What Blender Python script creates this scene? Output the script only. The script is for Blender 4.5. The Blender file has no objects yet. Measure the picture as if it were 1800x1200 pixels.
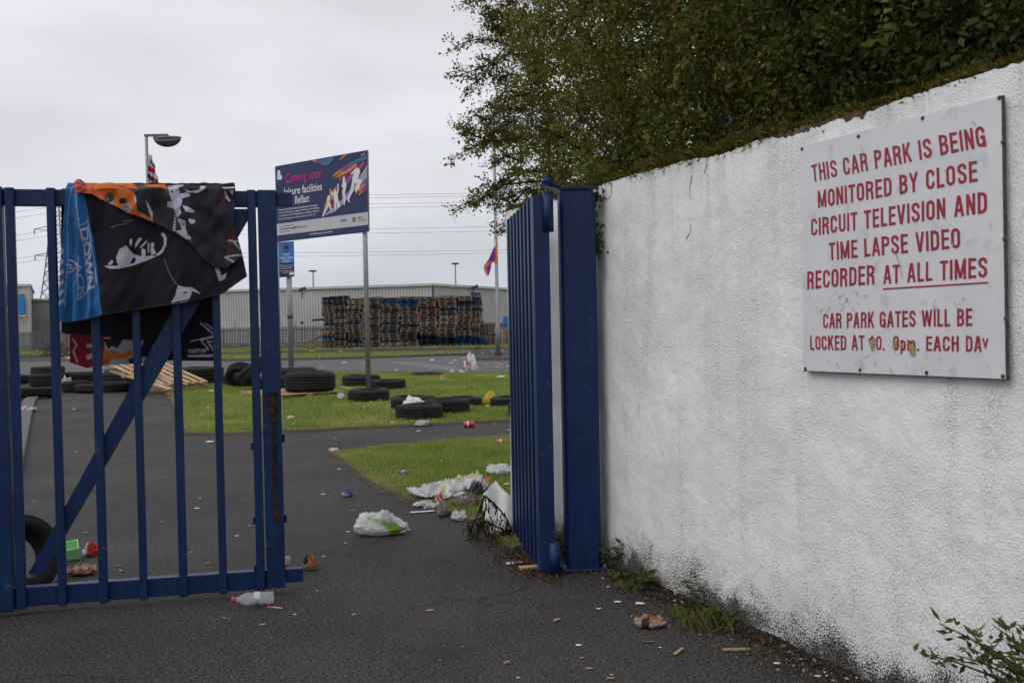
import bpy, bmesh, math, random
import numpy as np
from mathutils import Vector, Matrix, noise

random.seed(7)
rng = np.random.default_rng(7)
sc = bpy.context.scene
COL = sc.collection
R = math.radians

# ---------------------------------------------------------------- camera
F_PX, CAM_H = 1780.0, 1.3
PITCH = math.atan(37.0 / F_PX)
ROLL = 0.020
fw = Vector((0, math.cos(PITCH), -math.sin(PITCH)))
r0 = Vector((1, 0, 0)); u0 = Vector((0, math.sin(PITCH), math.cos(PITCH)))
rt = r0 * math.cos(ROLL) - u0 * math.sin(ROLL)
up = u0 * math.cos(ROLL) + r0 * math.sin(ROLL)
CAM = Vector((0, 0, CAM_H))
cam_d = bpy.data.cameras.new('camera')
cam_d.sensor_width = 36.0
cam_d.lens = 36.0 * F_PX / 1800.0
cam_d.clip_start = 0.05
cam_d.clip_end = 2000.0
cam_d.dof.use_dof = True
cam_d.dof.focus_distance = 13.0
cam_d.dof.aperture_fstop = 13.0
cam_o = bpy.data.objects.new('camera', cam_d)
COL.objects.link(cam_o)
m = Matrix((rt, up, -fw)).transposed().to_4x4()
m.translation = CAM
cam_o.matrix_world = m
sc.camera = cam_o

# ---------------------------------------------------------------- sky and light
SUN_EL, SUN_AZ = R(52), R(238)          # azimuth clockwise from +Y
world = bpy.data.worlds.new('World')
sc.world = world
world.use_nodes = True
nt = world.node_tree
nt.nodes.clear()
def wn(t, **k):
    n = nt.nodes.new(t)
    for a, b in k.items(): setattr(n, a, b)
    return n
out = wn('ShaderNodeOutputWorld')
sky = wn('ShaderNodeTexSky', sky_type='NISHITA')
sky.sun_disc = False; sky.sun_elevation = SUN_EL; sky.sun_rotation = SUN_AZ
bg1 = wn('ShaderNodeBackground'); bg1.inputs[1].default_value = 0.10
nt.links.new(sky.outputs[0], bg1.inputs[0])
tc = wn('ShaderNodeTexCoord')
sep = wn('ShaderNodeSeparateXYZ'); nt.links.new(tc.outputs['Generated'], sep.inputs[0])
ramp = wn('ShaderNodeValToRGB')
e = ramp.color_ramp.elements
e[0].position = 0.0; e[0].color = (0.62, 0.655, 0.72, 1)
e[1].position = 1.0; e[1].color = (1.10, 1.10, 1.12, 1)
for p, c in ((0.045, (0.63, 0.66, 0.73, 1)), (0.11, (0.775, 0.782, 0.835, 1)), (0.3, (0.775, 0.78, 0.825, 1))):
    q = e.new(p); q.color = c
nt.links.new(sep.outputs[2], ramp.inputs[0])
mp = wn('ShaderNodeMapping'); mp.inputs['Scale'].default_value = (1.0, 1.0, 3.2)
nt.links.new(tc.outputs['Generated'], mp.inputs[0])
nz = wn('ShaderNodeTexNoise'); nz.inputs['Scale'].default_value = 2.6; nz.inputs['Detail'].default_value = 4; nz.inputs['Roughness'].default_value = 0.5
nt.links.new(mp.outputs[0], nz.inputs[0])
mr = wn('ShaderNodeMapRange'); mr.inputs[1].default_value = 0.33; mr.inputs[2].default_value = 0.67
mr.inputs[3].default_value = 0.87; mr.inputs[4].default_value = 1.12
nt.links.new(nz.outputs[0], mr.inputs[0])
mul = wn('ShaderNodeVectorMath', operation='SCALE')
nt.links.new(ramp.outputs[0], mul.inputs[0]); nt.links.new(mr.outputs[0], mul.inputs['Scale'])
bg2 = wn('ShaderNodeBackground'); bg2.inputs[1].default_value = 1.0
nt.links.new(mul.outputs[0], bg2.inputs[0])
mix = wn('ShaderNodeMixShader'); mix.inputs[0].default_value = 0.95
nt.links.new(bg1.outputs[0], mix.inputs[1]); nt.links.new(bg2.outputs[0], mix.inputs[2])
nt.links.new(mix.outputs[0], out.inputs[0])

sun_d = bpy.data.lights.new('sun', 'SUN')
sun_d.energy = 0.9; sun_d.angle = R(40); sun_d.color = (1.0, 0.97, 0.93)
sun = bpy.data.objects.new('sun', sun_d); COL.objects.link(sun)
sdir = Vector((math.sin(SUN_AZ) * math.cos(SUN_EL), math.cos(SUN_AZ) * math.cos(SUN_EL), math.sin(SUN_EL)))
sun.rotation_euler = sdir.to_track_quat('Z', 'Y').to_euler()
sun.location = sdir * 60

vs = sc.view_settings
vs.view_transform = 'Standard'; vs.look = 'None'; vs.exposure = 0.02; vs.gamma = 1.0; vs.use_curve_mapping = False
sc.cycles.max_bounces = 6
sc.cycles.transparent_max_bounces = 8

# ---------------------------------------------------------------- helpers: pixels of the 1800 x 1200 photograph <-> metres
def ray(px, py): return fw + rt * ((px - 900) / F_PX) + up * ((600 - py) / F_PX)
def G(px, py, z=0.0):
    d = ray(px, py); return CAM + d * ((z - CAM_H) / d.z)
def AT(px, py, Y):
    d = ray(px, py); return CAM + d * (Y / d.y)
def PL(px, py, p0, n):
    d = ray(px, py); return CAM + d * ((p0 - CAM).dot(n) / d.dot(n))
def project(V):
    V = np.asarray(V, float) - np.array(CAM)
    x = V @ np.array(rt); y = V @ np.array(up); z = V @ np.array(fw)
    return np.stack([900 + F_PX * x / z, 600 - F_PX * y / z], -1)
def inside(poly, P):
    P = np.asarray(P, float); x, y = P[:, 0], P[:, 1]
    r = np.zeros(len(P), bool); n = len(poly)
    for i in range(n):
        x1, y1 = poly[i]; x2, y2 = poly[(i + 1) % n]
        if y1 == y2: continue
        c = ((y1 > y) != (y2 > y)) & (x < (x2 - x1) * (y - y1) / (y2 - y1) + x1)
        r ^= c
    return r
def stroke(pts, w):
    """polygons (thin quads) along a polyline"""
    o = []
    for (x1, y1), (x2, y2) in zip(pts[:-1], pts[1:]):
        l = math.hypot(x2 - x1, y2 - y1) or 1; a, b = -(y2 - y1) / l * w / 2, (x2 - x1) / l * w / 2
        ex, ey = (x2 - x1) / l * w * .3, (y2 - y1) / l * w * .3
        o.append([(x1 + a - ex, y1 + b - ey), (x2 + a + ex, y2 + b + ey), (x2 - a + ex, y2 - b + ey), (x1 - a - ex, y1 - b - ey)])
    return o
def ell(cx, cy, rx, ry, n=18): return [(cx + rx * math.cos(6.2832 * i / n), cy + ry * math.sin(6.2832 * i / n)) for i in range(n)]
def s2l(c): return tuple((v / 255 / 12.92 if v <= 10 else ((v / 255 + .055) / 1.055) ** 2.4) for v in c)

# ---------------------------------------------------------------- helpers: materials
MATS = {}
def mat(name, c1, c2=None, scale=6.0, rough=0.7, bump=0.0, bscale=60.0, metal=0.0, spec=0.4, detail=4, big=None, vc=False, trans=0.0, alpha=None, stretch=None, lo=.35, hi=.65, speck=None, chips=None, cracks=False):
    """noise-mixed principled material; vc: colour comes from the object's own print / leaf colours"""
    if name in MATS: return MATS[name]
    M = bpy.data.materials.new(name); M.use_nodes = True
    t = M.node_tree; b = t.nodes['Principled BSDF']; L = t.links.new
    tcn = t.nodes.new('ShaderNodeTexCoord'); vec = tcn.outputs['Object']
    if stretch:
        mpn = t.nodes.new('ShaderNodeMapping'); mpn.inputs['Scale'].default_value = stretch
        L(vec, mpn.inputs[0]); vec = mpn.outputs[0]
    b.inputs['Roughness'].default_value = rough; b.inputs['Metallic'].default_value = metal
    b.inputs['Specular IOR Level'].default_value = spec
    c2 = c2 or tuple(v * .75 for v in c1)
    n = t.nodes.new('ShaderNodeTexNoise'); n.inputs['Scale'].default_value = scale; n.inputs['Detail'].default_value = detail
    L(vec, n.inputs[0])
    r = t.nodes.new('ShaderNodeMapRange'); r.inputs[1].default_value = lo; r.inputs[2].default_value = hi
    L(n.outputs[0], r.inputs[0])
    mx = t.nodes.new('ShaderNodeMix'); mx.data_type = 'RGBA'
    mx.inputs[6].default_value = (*c1, 1); mx.inputs[7].default_value = (*c2, 1)
    L(r.outputs[0], mx.inputs[0]); col = mx.outputs[2]
    if speck:
        v = t.nodes.new('ShaderNodeTexVoronoi'); v.inputs['Scale'].default_value = 95; L(vec, v.inputs[0])
        rs = t.nodes.new('ShaderNodeMapRange'); rs.inputs[1].default_value = .24; rs.inputs[2].default_value = .12; L(v.outputs['Distance'], rs.inputs[0])
        sp_ = t.nodes.new('ShaderNodeSeparateColor'); L(v.outputs['Color'], sp_.inputs[0])
        th = t.nodes.new('ShaderNodeMath'); th.operation = 'GREATER_THAN'; th.inputs[1].default_value = .55; L(sp_.outputs[0], th.inputs[0])
        pm = t.nodes.new('ShaderNodeMath'); pm.operation = 'MULTIPLY'; L(rs.outputs[0], pm.inputs[0]); L(th.outputs[0], pm.inputs[1])
        m3 = t.nodes.new('ShaderNodeMix'); m3.data_type = 'RGBA'; m3.inputs[7].default_value = (*speck, 1); L(pm.outputs[0], m3.inputs[0]); L(col, m3.inputs[6]); col = m3.outputs[2]
    if chips:   # (scale, threshold, colour): small worn spots
        n4 = t.nodes.new('ShaderNodeTexNoise'); n4.inputs['Scale'].default_value = chips[0]; n4.inputs['Detail'].default_value = 6; n4.inputs['Roughness'].default_value = .65; L(vec, n4.inputs[0])
        r4 = t.nodes.new('ShaderNodeMapRange'); r4.inputs[1].default_value = chips[1]; r4.inputs[2].default_value = chips[1] + .03; L(n4.outputs[0], r4.inputs[0])
        m4 = t.nodes.new('ShaderNodeMix'); m4.data_type = 'RGBA'; m4.inputs[7].default_value = (*chips[2], 1); L(r4.outputs[0], m4.inputs[0]); L(col, m4.inputs[6]); col = m4.outputs[2]
        n5 = t.nodes.new('ShaderNodeTexNoise'); n5.inputs['Scale'].default_value = 7; n5.inputs['Detail'].default_value = 5
        mp5 = t.nodes.new('ShaderNodeMapping'); mp5.inputs['Scale'].default_value = (5, 5, .5); L(vec, mp5.inputs[0]); L(mp5.outputs[0], n5.inputs[0])
        r5 = t.nodes.new('ShaderNodeMapRange'); r5.inputs[1].default_value = .55; r5.inputs[2].default_value = .8; r5.inputs[4].default_value = .35; L(n5.outputs[0], r5.inputs[0])
        m5 = t.nodes.new('ShaderNodeMix'); m5.data_type = 'RGBA'; m5.inputs[7].default_value = (.028, .055, .115, 1); L(r5.outputs[0], m5.inputs[0]); L(col, m5.inputs[6]); col = m5.outputs[2]
    if cracks:
        nd = t.nodes.new('ShaderNodeTexNoise'); nd.inputs['Scale'].default_value = 3.5; nd.inputs['Detail'].default_value = 6; L(vec, nd.inputs[0])
        va = t.nodes.new('ShaderNodeVectorMath'); va.operation = 'SCALE'; va.inputs['Scale'].default_value = .35; L(nd.outputs['Color'], va.inputs[0])
        vb = t.nodes.new('ShaderNodeVectorMath'); L(vec, vb.inputs[0]); L(va.outputs[0], vb.inputs[1])
        vv = t.nodes.new('ShaderNodeTexVoronoi'); vv.feature = 'DISTANCE_TO_EDGE'; vv.inputs['Scale'].default_value = .62; L(vb.outputs[0], vv.inputs[0])
        rc = t.nodes.new('ShaderNodeMapRange'); rc.inputs[1].default_value = .010; rc.inputs[2].default_value = .003; L(vv.outputs[0], rc.inputs[0])
        nm_ = t.nodes.new('ShaderNodeTexNoise'); nm_.inputs['Scale'].default_value = .8; L(vec, nm_.inputs[0])
        rm_ = t.nodes.new('ShaderNodeMapRange'); rm_.inputs[1].default_value = .50; rm_.inputs[2].default_value = .58; rm_.inputs[4].default_value = .75; L(nm_.outputs[0], rm_.inputs[0])
        pc_ = t.nodes.new('ShaderNodeMath'); pc_.operation = 'MULTIPLY'; L(rc.outputs[0], pc_.inputs[0]); L(rm_.outputs[0], pc_.inputs[1])
        m6 = t.nodes.new('ShaderNodeMix'); m6.data_type = 'RGBA'; m6.inputs[7].default_value = (.012, .012, .011, 1); L(pc_.outputs[0], m6.inputs[0]); L(col, m6.inputs[6]); col = m6.outputs[2]
        # dull oil and damp stains, dusty paler areas
        for sc_, lo_, hi_, cc_, fmax in ((1.7, .58, .70, (.012, .0115, .011), .6), (.42, .50, .72, (.085, .082, .08), .40), (6.0, .60, .72, (.075, .062, .05), .35)):
            n7 = t.nodes.new('ShaderNodeTexNoise'); n7.inputs['Scale'].default_value = sc_; n7.inputs['Detail'].default_value = 6; n7.inputs['Roughness'].default_value = .6; L(vec, n7.inputs[0])
            r7 = t.nodes.new('ShaderNodeMapRange'); r7.inputs[1].default_value = lo_; r7.inputs[2].default_value = hi_; r7.inputs[4].default_value = fmax; L(n7.outputs[0], r7.inputs[0])
            m7 = t.nodes.new('ShaderNodeMix'); m7.data_type = 'RGBA'; m7.inputs[7].default_value = (*cc_, 1); L(r7.outputs[0], m7.inputs[0]); L(col, m7.inputs[6]); col = m7.outputs[2]
    if vc:
        a = t.nodes.new('ShaderNodeAttribute'); a.attribute_name = 'Col'
        mm = t.nodes.new('ShaderNodeMix'); mm.data_type = 'RGBA'; mm.blend_type = 'MULTIPLY'; mm.inputs[0].default_value = 1
        L(a.outputs[0], mm.inputs[6]); L(col, mm.inputs[7]); col = mm.outputs[2]
    if big:   # (scale, colour multiplier, lo, hi)
        n2 = t.nodes.new('ShaderNodeTexNoise'); n2.inputs['Scale'].default_value = big[0]; n2.inputs['Detail'].default_value = 5
        L(vec, n2.inputs[0])
        r2 = t.nodes.new('ShaderNodeMapRange'); r2.inputs[1].default_value = big[2]; r2.inputs[2].default_value = big[3]
        L(n2.outputs[0], r2.inputs[0])
        m2 = t.nodes.new('ShaderNodeMix'); m2.data_type = 'RGBA'; m2.blend_type = 'MULTIPLY'
        m2.inputs[7].default_value = (*big[1], 1)
        L(r2.outputs[0], m2.inputs[0]); L(col, m2.inputs[6]); col = m2.outputs[2]
    L(col, b.inputs['Base Color'])
    if bump:
        n3 = t.nodes.new('ShaderNodeTexNoise'); n3.inputs['Scale'].default_value = bscale; n3.inputs['Detail'].default_value = 3
        L(vec, n3.inputs[0])
        bp = t.nodes.new('ShaderNodeBump'); bp.inputs['Strength'].default_value = bump; bp.inputs['Distance'].default_value = 0.01
        L(n3.outputs[0], bp.inputs['Height']); L(bp.outputs[0], b.inputs['Normal'])
    if trans:
        tr = t.nodes.new('ShaderNodeBsdfTranslucent'); ms = t.nodes.new('ShaderNodeMixShader'); ms.inputs[0].default_value = trans
        L(col, tr.inputs[0]); L(b.outputs[0], ms.inputs[1]); L(tr.outputs[0], ms.inputs[2])
        L(ms.outputs[0], t.nodes['Material Output'].inputs[0])
    if alpha is not None: b.inputs['Alpha'].default_value = alpha
    MATS[name] = M
    return M

# ---------------------------------------------------------------- helpers: objects
WL = {}
def tag(o, label=None, cat=None, group=None, kind=None):
    if label: o['label'] = label
    if cat: o['category'] = cat
    if group: o['group'] = group
    if kind: o['kind'] = kind
    return o
def empty(name, loc, label=None, cat=None, group=None):
    o = bpy.data.objects.new(name, None); COL.objects.link(o)
    o.empty_display_size = .1
    o.location = loc; WL[o.name] = Vector(loc)
    return tag(o, label, cat, group)
def link(name, me, material, parent=None):
    o = bpy.data.objects.new(name, me); COL.objects.link(o)
    if material and not me.materials: me.materials.append(material)
    if parent:
        o.parent = parent
        WL[o.name] = WL.get(parent.name, Vector((0, 0, 0)))
    return o
def off(parent): return WL.get(parent.name, Vector((0, 0, 0))) if parent else Vector((0, 0, 0))

class MB:
    def __init__(s): s.v = []; s.f = []
    def add(s, vs_, fs):
        k = len(s.v); s.v += [tuple(v) for v in vs_]; s.f += [tuple(i + k for i in f) for f in fs]; return s
    def box(s, c, size, ax=None):
        """ax: three unit axes"""
        ax = ax or (Vector((1, 0, 0)), Vector((0, 1, 0)), Vector((0, 0, 1))); c = Vector(c)
        h = [a * (d / 2) for a, d in zip(ax, size)]
        vs_ = [c + h[0] * i + h[1] * j + h[2] * k for k in (-1, 1) for j in (-1, 1) for i in (-1, 1)]
        fs = [(0, 2, 3, 1), (4, 5, 7, 6), (0, 1, 5, 4), (2, 6, 7, 3), (0, 4, 6, 2), (1, 3, 7, 5)]
        if ax[0].cross(ax[1]).dot(ax[2]) < 0: fs = [f[::-1] for f in fs]
        return s.add(vs_, fs)
    def bar(s, p, q, w, d, side=None):
        p, q = Vector(p), Vector(q); z = (q - p); l = z.length; z.normalize()
        side = Vector(side) if side else (Vector((0, 0, 1)) if abs(z.z) < .9 else Vector((1, 0, 0)))
        x = side - z * side.dot(z); x.normalize(); y = z.cross(x)
        return s.box((p + q) / 2, (w, d, l), (x, y, z))
    def tube(s, pts, rad, n=8, cap=True):
        pts = [Vector(p) for p in pts]; rad = rad if hasattr(rad, '__len__') else [rad] * len(pts)
        k = len(s.v); prev = None
        for i, p in enumerate(pts):
            z = (pts[min(i + 1, len(pts) - 1)] - pts[max(i - 1, 0)]).normalized()
            a = prev if prev is not None else (Vector((1, 0, 0)) if abs(z.x) < .8 else Vector((0, 1, 0)))
            x = (a - z * a.dot(z)).normalized(); prev = x; y = z.cross(x)
            for j in range(n):
                t = 6.28318 * j / n
                s.v.append(tuple(p + (x * math.cos(t) + y * math.sin(t)) * rad[i]))
        for i in range(len(pts) - 1):
            for j in range(n):
                a, b = k + i * n + j, k + i * n + (j + 1) % n
                s.f.append((a, b, b + n, a + n))
        if cap:
            s.f.append(tuple(k + j for j in range(n))[::-1]); s.f.append(tuple(k + (len(pts) - 1) * n + j for j in range(n)))
        return s
    def prism(s, pts, depth):
        """closed polygon of 3-D points pushed along the vector depth"""
        n = len(pts); d = Vector(depth); pts = [Vector(p) for p in pts]
        fs = [tuple(range(n))[::-1], tuple(range(n, 2 * n))] + [(i, (i + 1) % n, n + (i + 1) % n, n + i) for i in range(n)]
        return s.add(pts + [p + d for p in pts], fs)
    def mesh(s, name, o=Vector((0, 0, 0))):
        me = bpy.data.meshes.new(name)
        me.from_pydata([(v[0] - o.x, v[1] - o.y, v[2] - o.z) for v in s.v], [], s.f); me.update(); return me
    def build(s, name, material, parent=None, smooth=False, bevel=0.0):
        me = s.mesh(name, off(parent))
        if bevel:
            bm = bmesh.new(); bm.from_mesh(me)
            bmesh.ops.bevel(bm, geom=list(bm.edges), offset=bevel, segments=1, affect='EDGES', profile=.5); bm.to_mesh(me); bm.free()
        if smooth: me.polygons.foreach_set('use_smooth', [True] * len(me.polygons))
        return link(name, me, material, parent)

def np_mesh(name, V, Fa, col=None, smooth=False, o=None):
    V = np.asarray(V, np.float32); Fa = np.asarray(Fa, np.int32)
    if o is not None: V = V - np.array(o, np.float32)
    me = bpy.data.meshes.new(name); k = Fa.shape[1]
    me.vertices.add(len(V)); me.vertices.foreach_set('co', V.ravel())
    me.loops.add(Fa.size); me.loops.foreach_set('vertex_index', Fa.ravel())
    me.polygons.add(len(Fa)); me.polygons.foreach_set('loop_start', np.arange(0, Fa.size, k, dtype=np.int32))
    if smooth: me.polygons.foreach_set('use_smooth', np.ones(len(Fa), bool))
    if col is not None:
        a = me.color_attributes.new('Col', 'FLOAT_COLOR', 'POINT')
        c = np.ones((len(V), 4), np.float32); c[:, :3] = col
        a.data.foreach_set('color', c.ravel())
    me.update(calc_edges=True); me.validate(); return me

def leaf_verts(P, Lh, Wd, dirs=None, flat=0.0):
    """one folded four-sided leaf at every point"""
    n = len(P)
    d = rng.normal(size=(n, 3)) if dirs is None else dirs + rng.normal(size=(n, 3)) * .45
    d /= np.linalg.norm(d, axis=1, keepdims=True)
    a = rng.normal(size=(n, 3)); a[:, 2] *= (1 - flat)
    sd = np.cross(d, a); sd /= np.linalg.norm(sd, axis=1, keepdims=True) + 1e-9
    nr = np.cross(d, sd)
    Lh = np.asarray(Lh).reshape(-1, 1) * np.ones((n, 1)); Wd = np.asarray(Wd).reshape(-1, 1) * np.ones((n, 1))
    mid = P + d * Lh * .45
    V = np.stack([P, mid + sd * Wd / 2 + nr * Wd * .18, P + d * Lh, mid - sd * Wd / 2 + nr * Wd * .18], 1).reshape(-1, 3)
    return V, np.arange(4 * n).reshape(n, 4)

def cloth(name, poly, place, paints, base, step, material, parent=None, fold=None, sub=None):
    """printed cloth / sheet: a fine grid cut to an outline, laid on a real surface, printed with flat colour patches"""
    P = np.array(poly, float); x0, y0 = P.min(0) - step; x1, y1 = P.max(0) + step
    nx, ny = int((x1 - x0) / step) + 2, int((y1 - y0) / step) + 2
    gx, gy = np.meshgrid(x0 + np.arange(nx) * step, y0 + np.arange(ny) * step)
    Q = np.stack([gx.ravel(), gy.ravel()], 1)
    ins = inside(poly, Q)
    idx = np.arange(nx * ny).reshape(ny, nx)
    Fa = np.stack([idx[1:, :-1], idx[1:, 1:], idx[:-1, 1:], idx[:-1, :-1]], -1).reshape(-1, 4)
    Fa = Fa[ins[Fa].sum(1) >= 2]
    used = np.unique(Fa); rm = -np.ones(nx * ny, int); rm[used] = np.arange(len(used))
    Q = Q[used]; Fa = rm[Fa]
    col = np.tile(np.array(base, float), (len(Q), 1))
    for pp, c in paints: col[inside(pp, Q)] = c
    V = np.array([place(q[0], q[1], fold(q[0], q[1]) if fold else 0.0)[:] for q in Q])
    me = np_mesh(name, V, Fa, col, True, off(parent))
    return link(name, me, material, parent)

def text_mesh(body, bold=0.0):
    cu = bpy.data.curves.new('t', 'FONT'); cu.body = body; cu.size = 1; cu.offset = bold; cu.resolution_u = 4
    ob = bpy.data.objects.new('t', cu); COL.objects.link(ob)
    dg = bpy.context.evaluated_depsgraph_get(); ev = ob.evaluated_get(dg)
    me = ev.to_mesh()
    V = np.array([v.co[:] for v in me.vertices]); Fs = [tuple(p.vertices) for p in me.polygons]
    ev.to_mesh_clear(); bpy.data.objects.remove(ob); bpy.data.curves.remove(cu)
    return V, Fs
def text_quad(name, body, bl, tl, br, n, material, parent, bold=0.0, lift=.003, cap=.73, drop=None):
    """flat lettering: baseline from bl to br, capital height bl-tl, lifted off the panel"""
    V, Fs = text_mesh(body, bold)
    bl, tl, br = Vector(bl), Vector(tl), Vector(br)
    x0, x1 = V[:, 0].min(), V[:, 0].max(); ax = (br - bl) / (x1 - x0); ay = (tl - bl) / cap
    W = [bl + ax * float(v[0] - x0) + ay * float(v[1]) + n * lift for v in V]
    mb = MB(); mb.add(W, Fs)
    return mb.build(name, material, parent)

# condensed sign-writer's capitals drawn as strokes
def glyphs():
    g = {}
    def box(w): return .085, w - .085
    l, r = box(.5); w = .5
    S = [(r, .69), (r, .79), (r - .05, .88), (w / 2, .915), (l + .05, .88), (l, .79), (l, .70), (l + .05, .60), (w / 2, .52), (r - .05, .44), (r, .34), (r, .22), (r - .05, .12), (w / 2, .085), (l + .05, .12), (l, .21), (l, .31)]
    C = [(r, .66), (r, .77), (r - .06, .88), (w / 2, .915), (l + .06, .88), (l, .77), (l, .23), (l + .06, .12), (w / 2, .085), (r - .06, .12), (r, .23), (r, .35)]
    g['S'] = (w, [S]); g['C'] = (w, [C]); g['G'] = (w + .02, [C + [(r, .47), (w / 2, .47)], [(r + .02, .36), (r + .02, 0)]])
    g['O'] = (w, [[(w / 2, .915), (l + .06, .88), (l, .77), (l, .23), (l + .06, .12), (w / 2, .085), (r - .06, .12), (r, .23), (r, .77), (r - .06, .88), (w / 2, .915)]]); g['0'] = g['O']
    g['D'] = (w, [[(l, 0), (l, 1)], [(l, .915), (w * .52, .915), (r - .04, .86), (r, .74), (r, .26), (r - .04, .14), (w * .52, .085), (l, .085)]])
    g['T'] = (.46, [[(0, .915), (.46, .915)], [(.23, .86), (.23, 0)]]); g['H'] = (w, [[(l, 0), (l, 1)], [(r, 0), (r, 1)], [(l, .52), (r, .52)]]); g['I'] = (.17, [[(.085, 0), (.085, 1)]])
    g['A'] = (.54, [[(.07, 0), (.25, .97)], [(.47, 0), (.29, .97)], [(.17, .30), (.37, .30)], [(.19, .93), (.35, .93)]])
    P = [(l, .915), (w * .58, .915), (r, .84), (r, .62), (w * .58, .52), (l, .52)]
    g['P'] = (w, [[(l, 0), (l, 1)], P]); g['R'] = (w + .02, [[(l, 0), (l, 1)], P, [(w * .52, .5), (r - .01, .40), (r, .1), (r + .03, 0)]])
    g['K'] = (.52, [[(l, 0), (l, 1)], [(l + .02, .36), (.44, 1)], [(.23, .56), (.46, 0)]])
    g['B'] = (w, [[(l, 0), (l, 1)], [(l, .915), (w * .56, .915), (r - .02, .84), (r - .02, .64), (w * .56, .53), (l, .53)], [(w * .56, .51), (r, .42), (r, .18), (w * .56, .085), (l, .085)]])
    g['E'] = (.44, [[(l, 0), (l, 1)], [(l, .915), (.44, .915)], [(l, .52), (.41, .52)], [(l, .085), (.44, .085)]]); g['L'] = (.41, [[(l, 0), (l, 1)], [(l, .085), (.41, .085)]])
    g['N'] = (w, [[(l, 0), (l, 1)], [(l + .02, .95), (r - .02, .05)], [(r, 0), (r, 1)]]); g['M'] = (.66, [[(l, 0), (l, 1)], [(l + .02, .94), (.33, .06)], [(.575 - .02, .94), (.33, .06)], [(.575, 0), (.575, 1)]])
    g['Y'] = (.5, [[(.05, 1), (.25, .45)], [(.45, 1), (.25, .45)], [(.25, .48), (.25, 0)]]); g['V'] = (.5, [[(.065, 1), (.235, .02)], [(.435, 1), (.265, .02)], [(.19, .06), (.31, .06)]])
    g['W'] = (.76, [[(.06, 1), (.2, .02)], [(.2, .02), (.38, .96)], [(.38, .96), (.56, .02)], [(.56, .02), (.70, 1)]]); g['U'] = (w, [[(l, 1), (l, .23), (l + .06, .12), (w / 2, .085), (r - .06, .12), (r, .23), (r, 1)]])
    g['1'] = (.26, [[(.17, 0), (.17, 1)], [(.16, .88), (.02, .74)]]); g['.'] = (.17, [[(.0, .08), (.16, .08)]]); g[' '] = (.26, [])
    g['p'] = (.46, [[(.085, -.24), (.085, .7)], [(.085, .55), (.14, .63), (.24, .64), (.35, .56), (.37, .42), (.37, .24), (.34, .12), (.24, .06), (.14, .07), (.085, .15)]])
    g['m'] = (.68, [[(.085, 0), (.085, .7)], [(.09, .52), (.16, .62), (.26, .62), (.33, .52), (.335, 0)], [(.345, .52), (.42, .62), (.52, .62), (.59, .52), (.595, 0)]]); g['v'] = (.5, [[(.06, 1), (.25, .03)], [(.44, 1), (.25, .03)]])
    return g
GLY = glyphs()
def sign_text(name, body, bl, tl, br, n, material, parent, t=.138, lift=.0012, gap=.10):
    W_ = sum(GLY[c][0] for c in body) + gap * (len(body) - 1); bl, tl, br = Vector(bl), Vector(tl), Vector(br)
    ax, ay = (br - bl) / W_, (tl - bl); x = 0.; k = 0
    for c in body:
        w, sts = GLY[c]; mb = MB()
        for st_ in sts:
            pts = [Vector((p[0], p[1])) for p in st_]; L_, R_ = [], []
            for i, p in enumerate(pts):
                closed = pts[0] == pts[-1] and len(pts) > 2
                a = (p - pts[i - 1]).normalized() if i else ((pts[0] - pts[-2]).normalized() if closed else (pts[1] - p).normalized())
                b = (pts[i + 1] - p).normalized() if i < len(pts) - 1 else ((pts[1] - pts[0]).normalized() if closed else a)
                m_ = a + b; m_.normalize(); nn = Vector((-m_.y, m_.x)); cs = max(.5, nn.dot(Vector((-a.y, a.x))))
                L_.append(p + nn * (t / 2 / cs)); R_.append(p - nn * (t / 2 / cs))
            P_ = [bl + ax * (x + q.x) + ay * q.y + n * (lift + .00015 * (k % 6)) for q in L_ + R_]; m2 = len(pts)
            mb.add(P_, [(i, i + 1, m2 + i + 1, m2 + i) for i in range(m2 - 1)]); k += 1
        x += w + gap
        if sts: mb.build(name, material, parent)

# ================================================================ GROUND
m_tar = mat('tarmac', (.072, .067, .064), (.0060, .0058, .0056), 75, .78, 1.0, 90, big=(.9, (.70, .68, .67), .40, .70), spec=.22, lo=.38, hi=.64, speck=(.15, .14, .13), cracks=True)
m_tar2 = mat('car_park_tarmac', (.068, .068, .071), (.048, .0485, .051), 30, .7, .3, 120, big=(.35, (.75, .75, .77), .4, .7), spec=.45)
m_patch = mat('tarmac_patch', (.105, .106, .110), (.085, .086, .09), 40, .7, .3, 150)
m_old = mat('old_tarmac', (.070, .069, .068), (.045, .044, .043), 180, .85, .6, 300, big=(2.0, (.7, .72, .62), .5, .75), spec=.3)
m_soil = mat('lawn_soil', (.085, .105, .032), (.075, .060, .030), 18, .95, .6, 80, spec=.15)
m_edge = mat('lawn_edge_earth', (.085, .062, .042), (.050, .040, .030), 25, .95, .8, 60, spec=.1)
m_kerb = mat('kerb_concrete', (.135, .125, .115), (.085, .08, .075), 14, .85, .4, 90, spec=.3)

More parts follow.
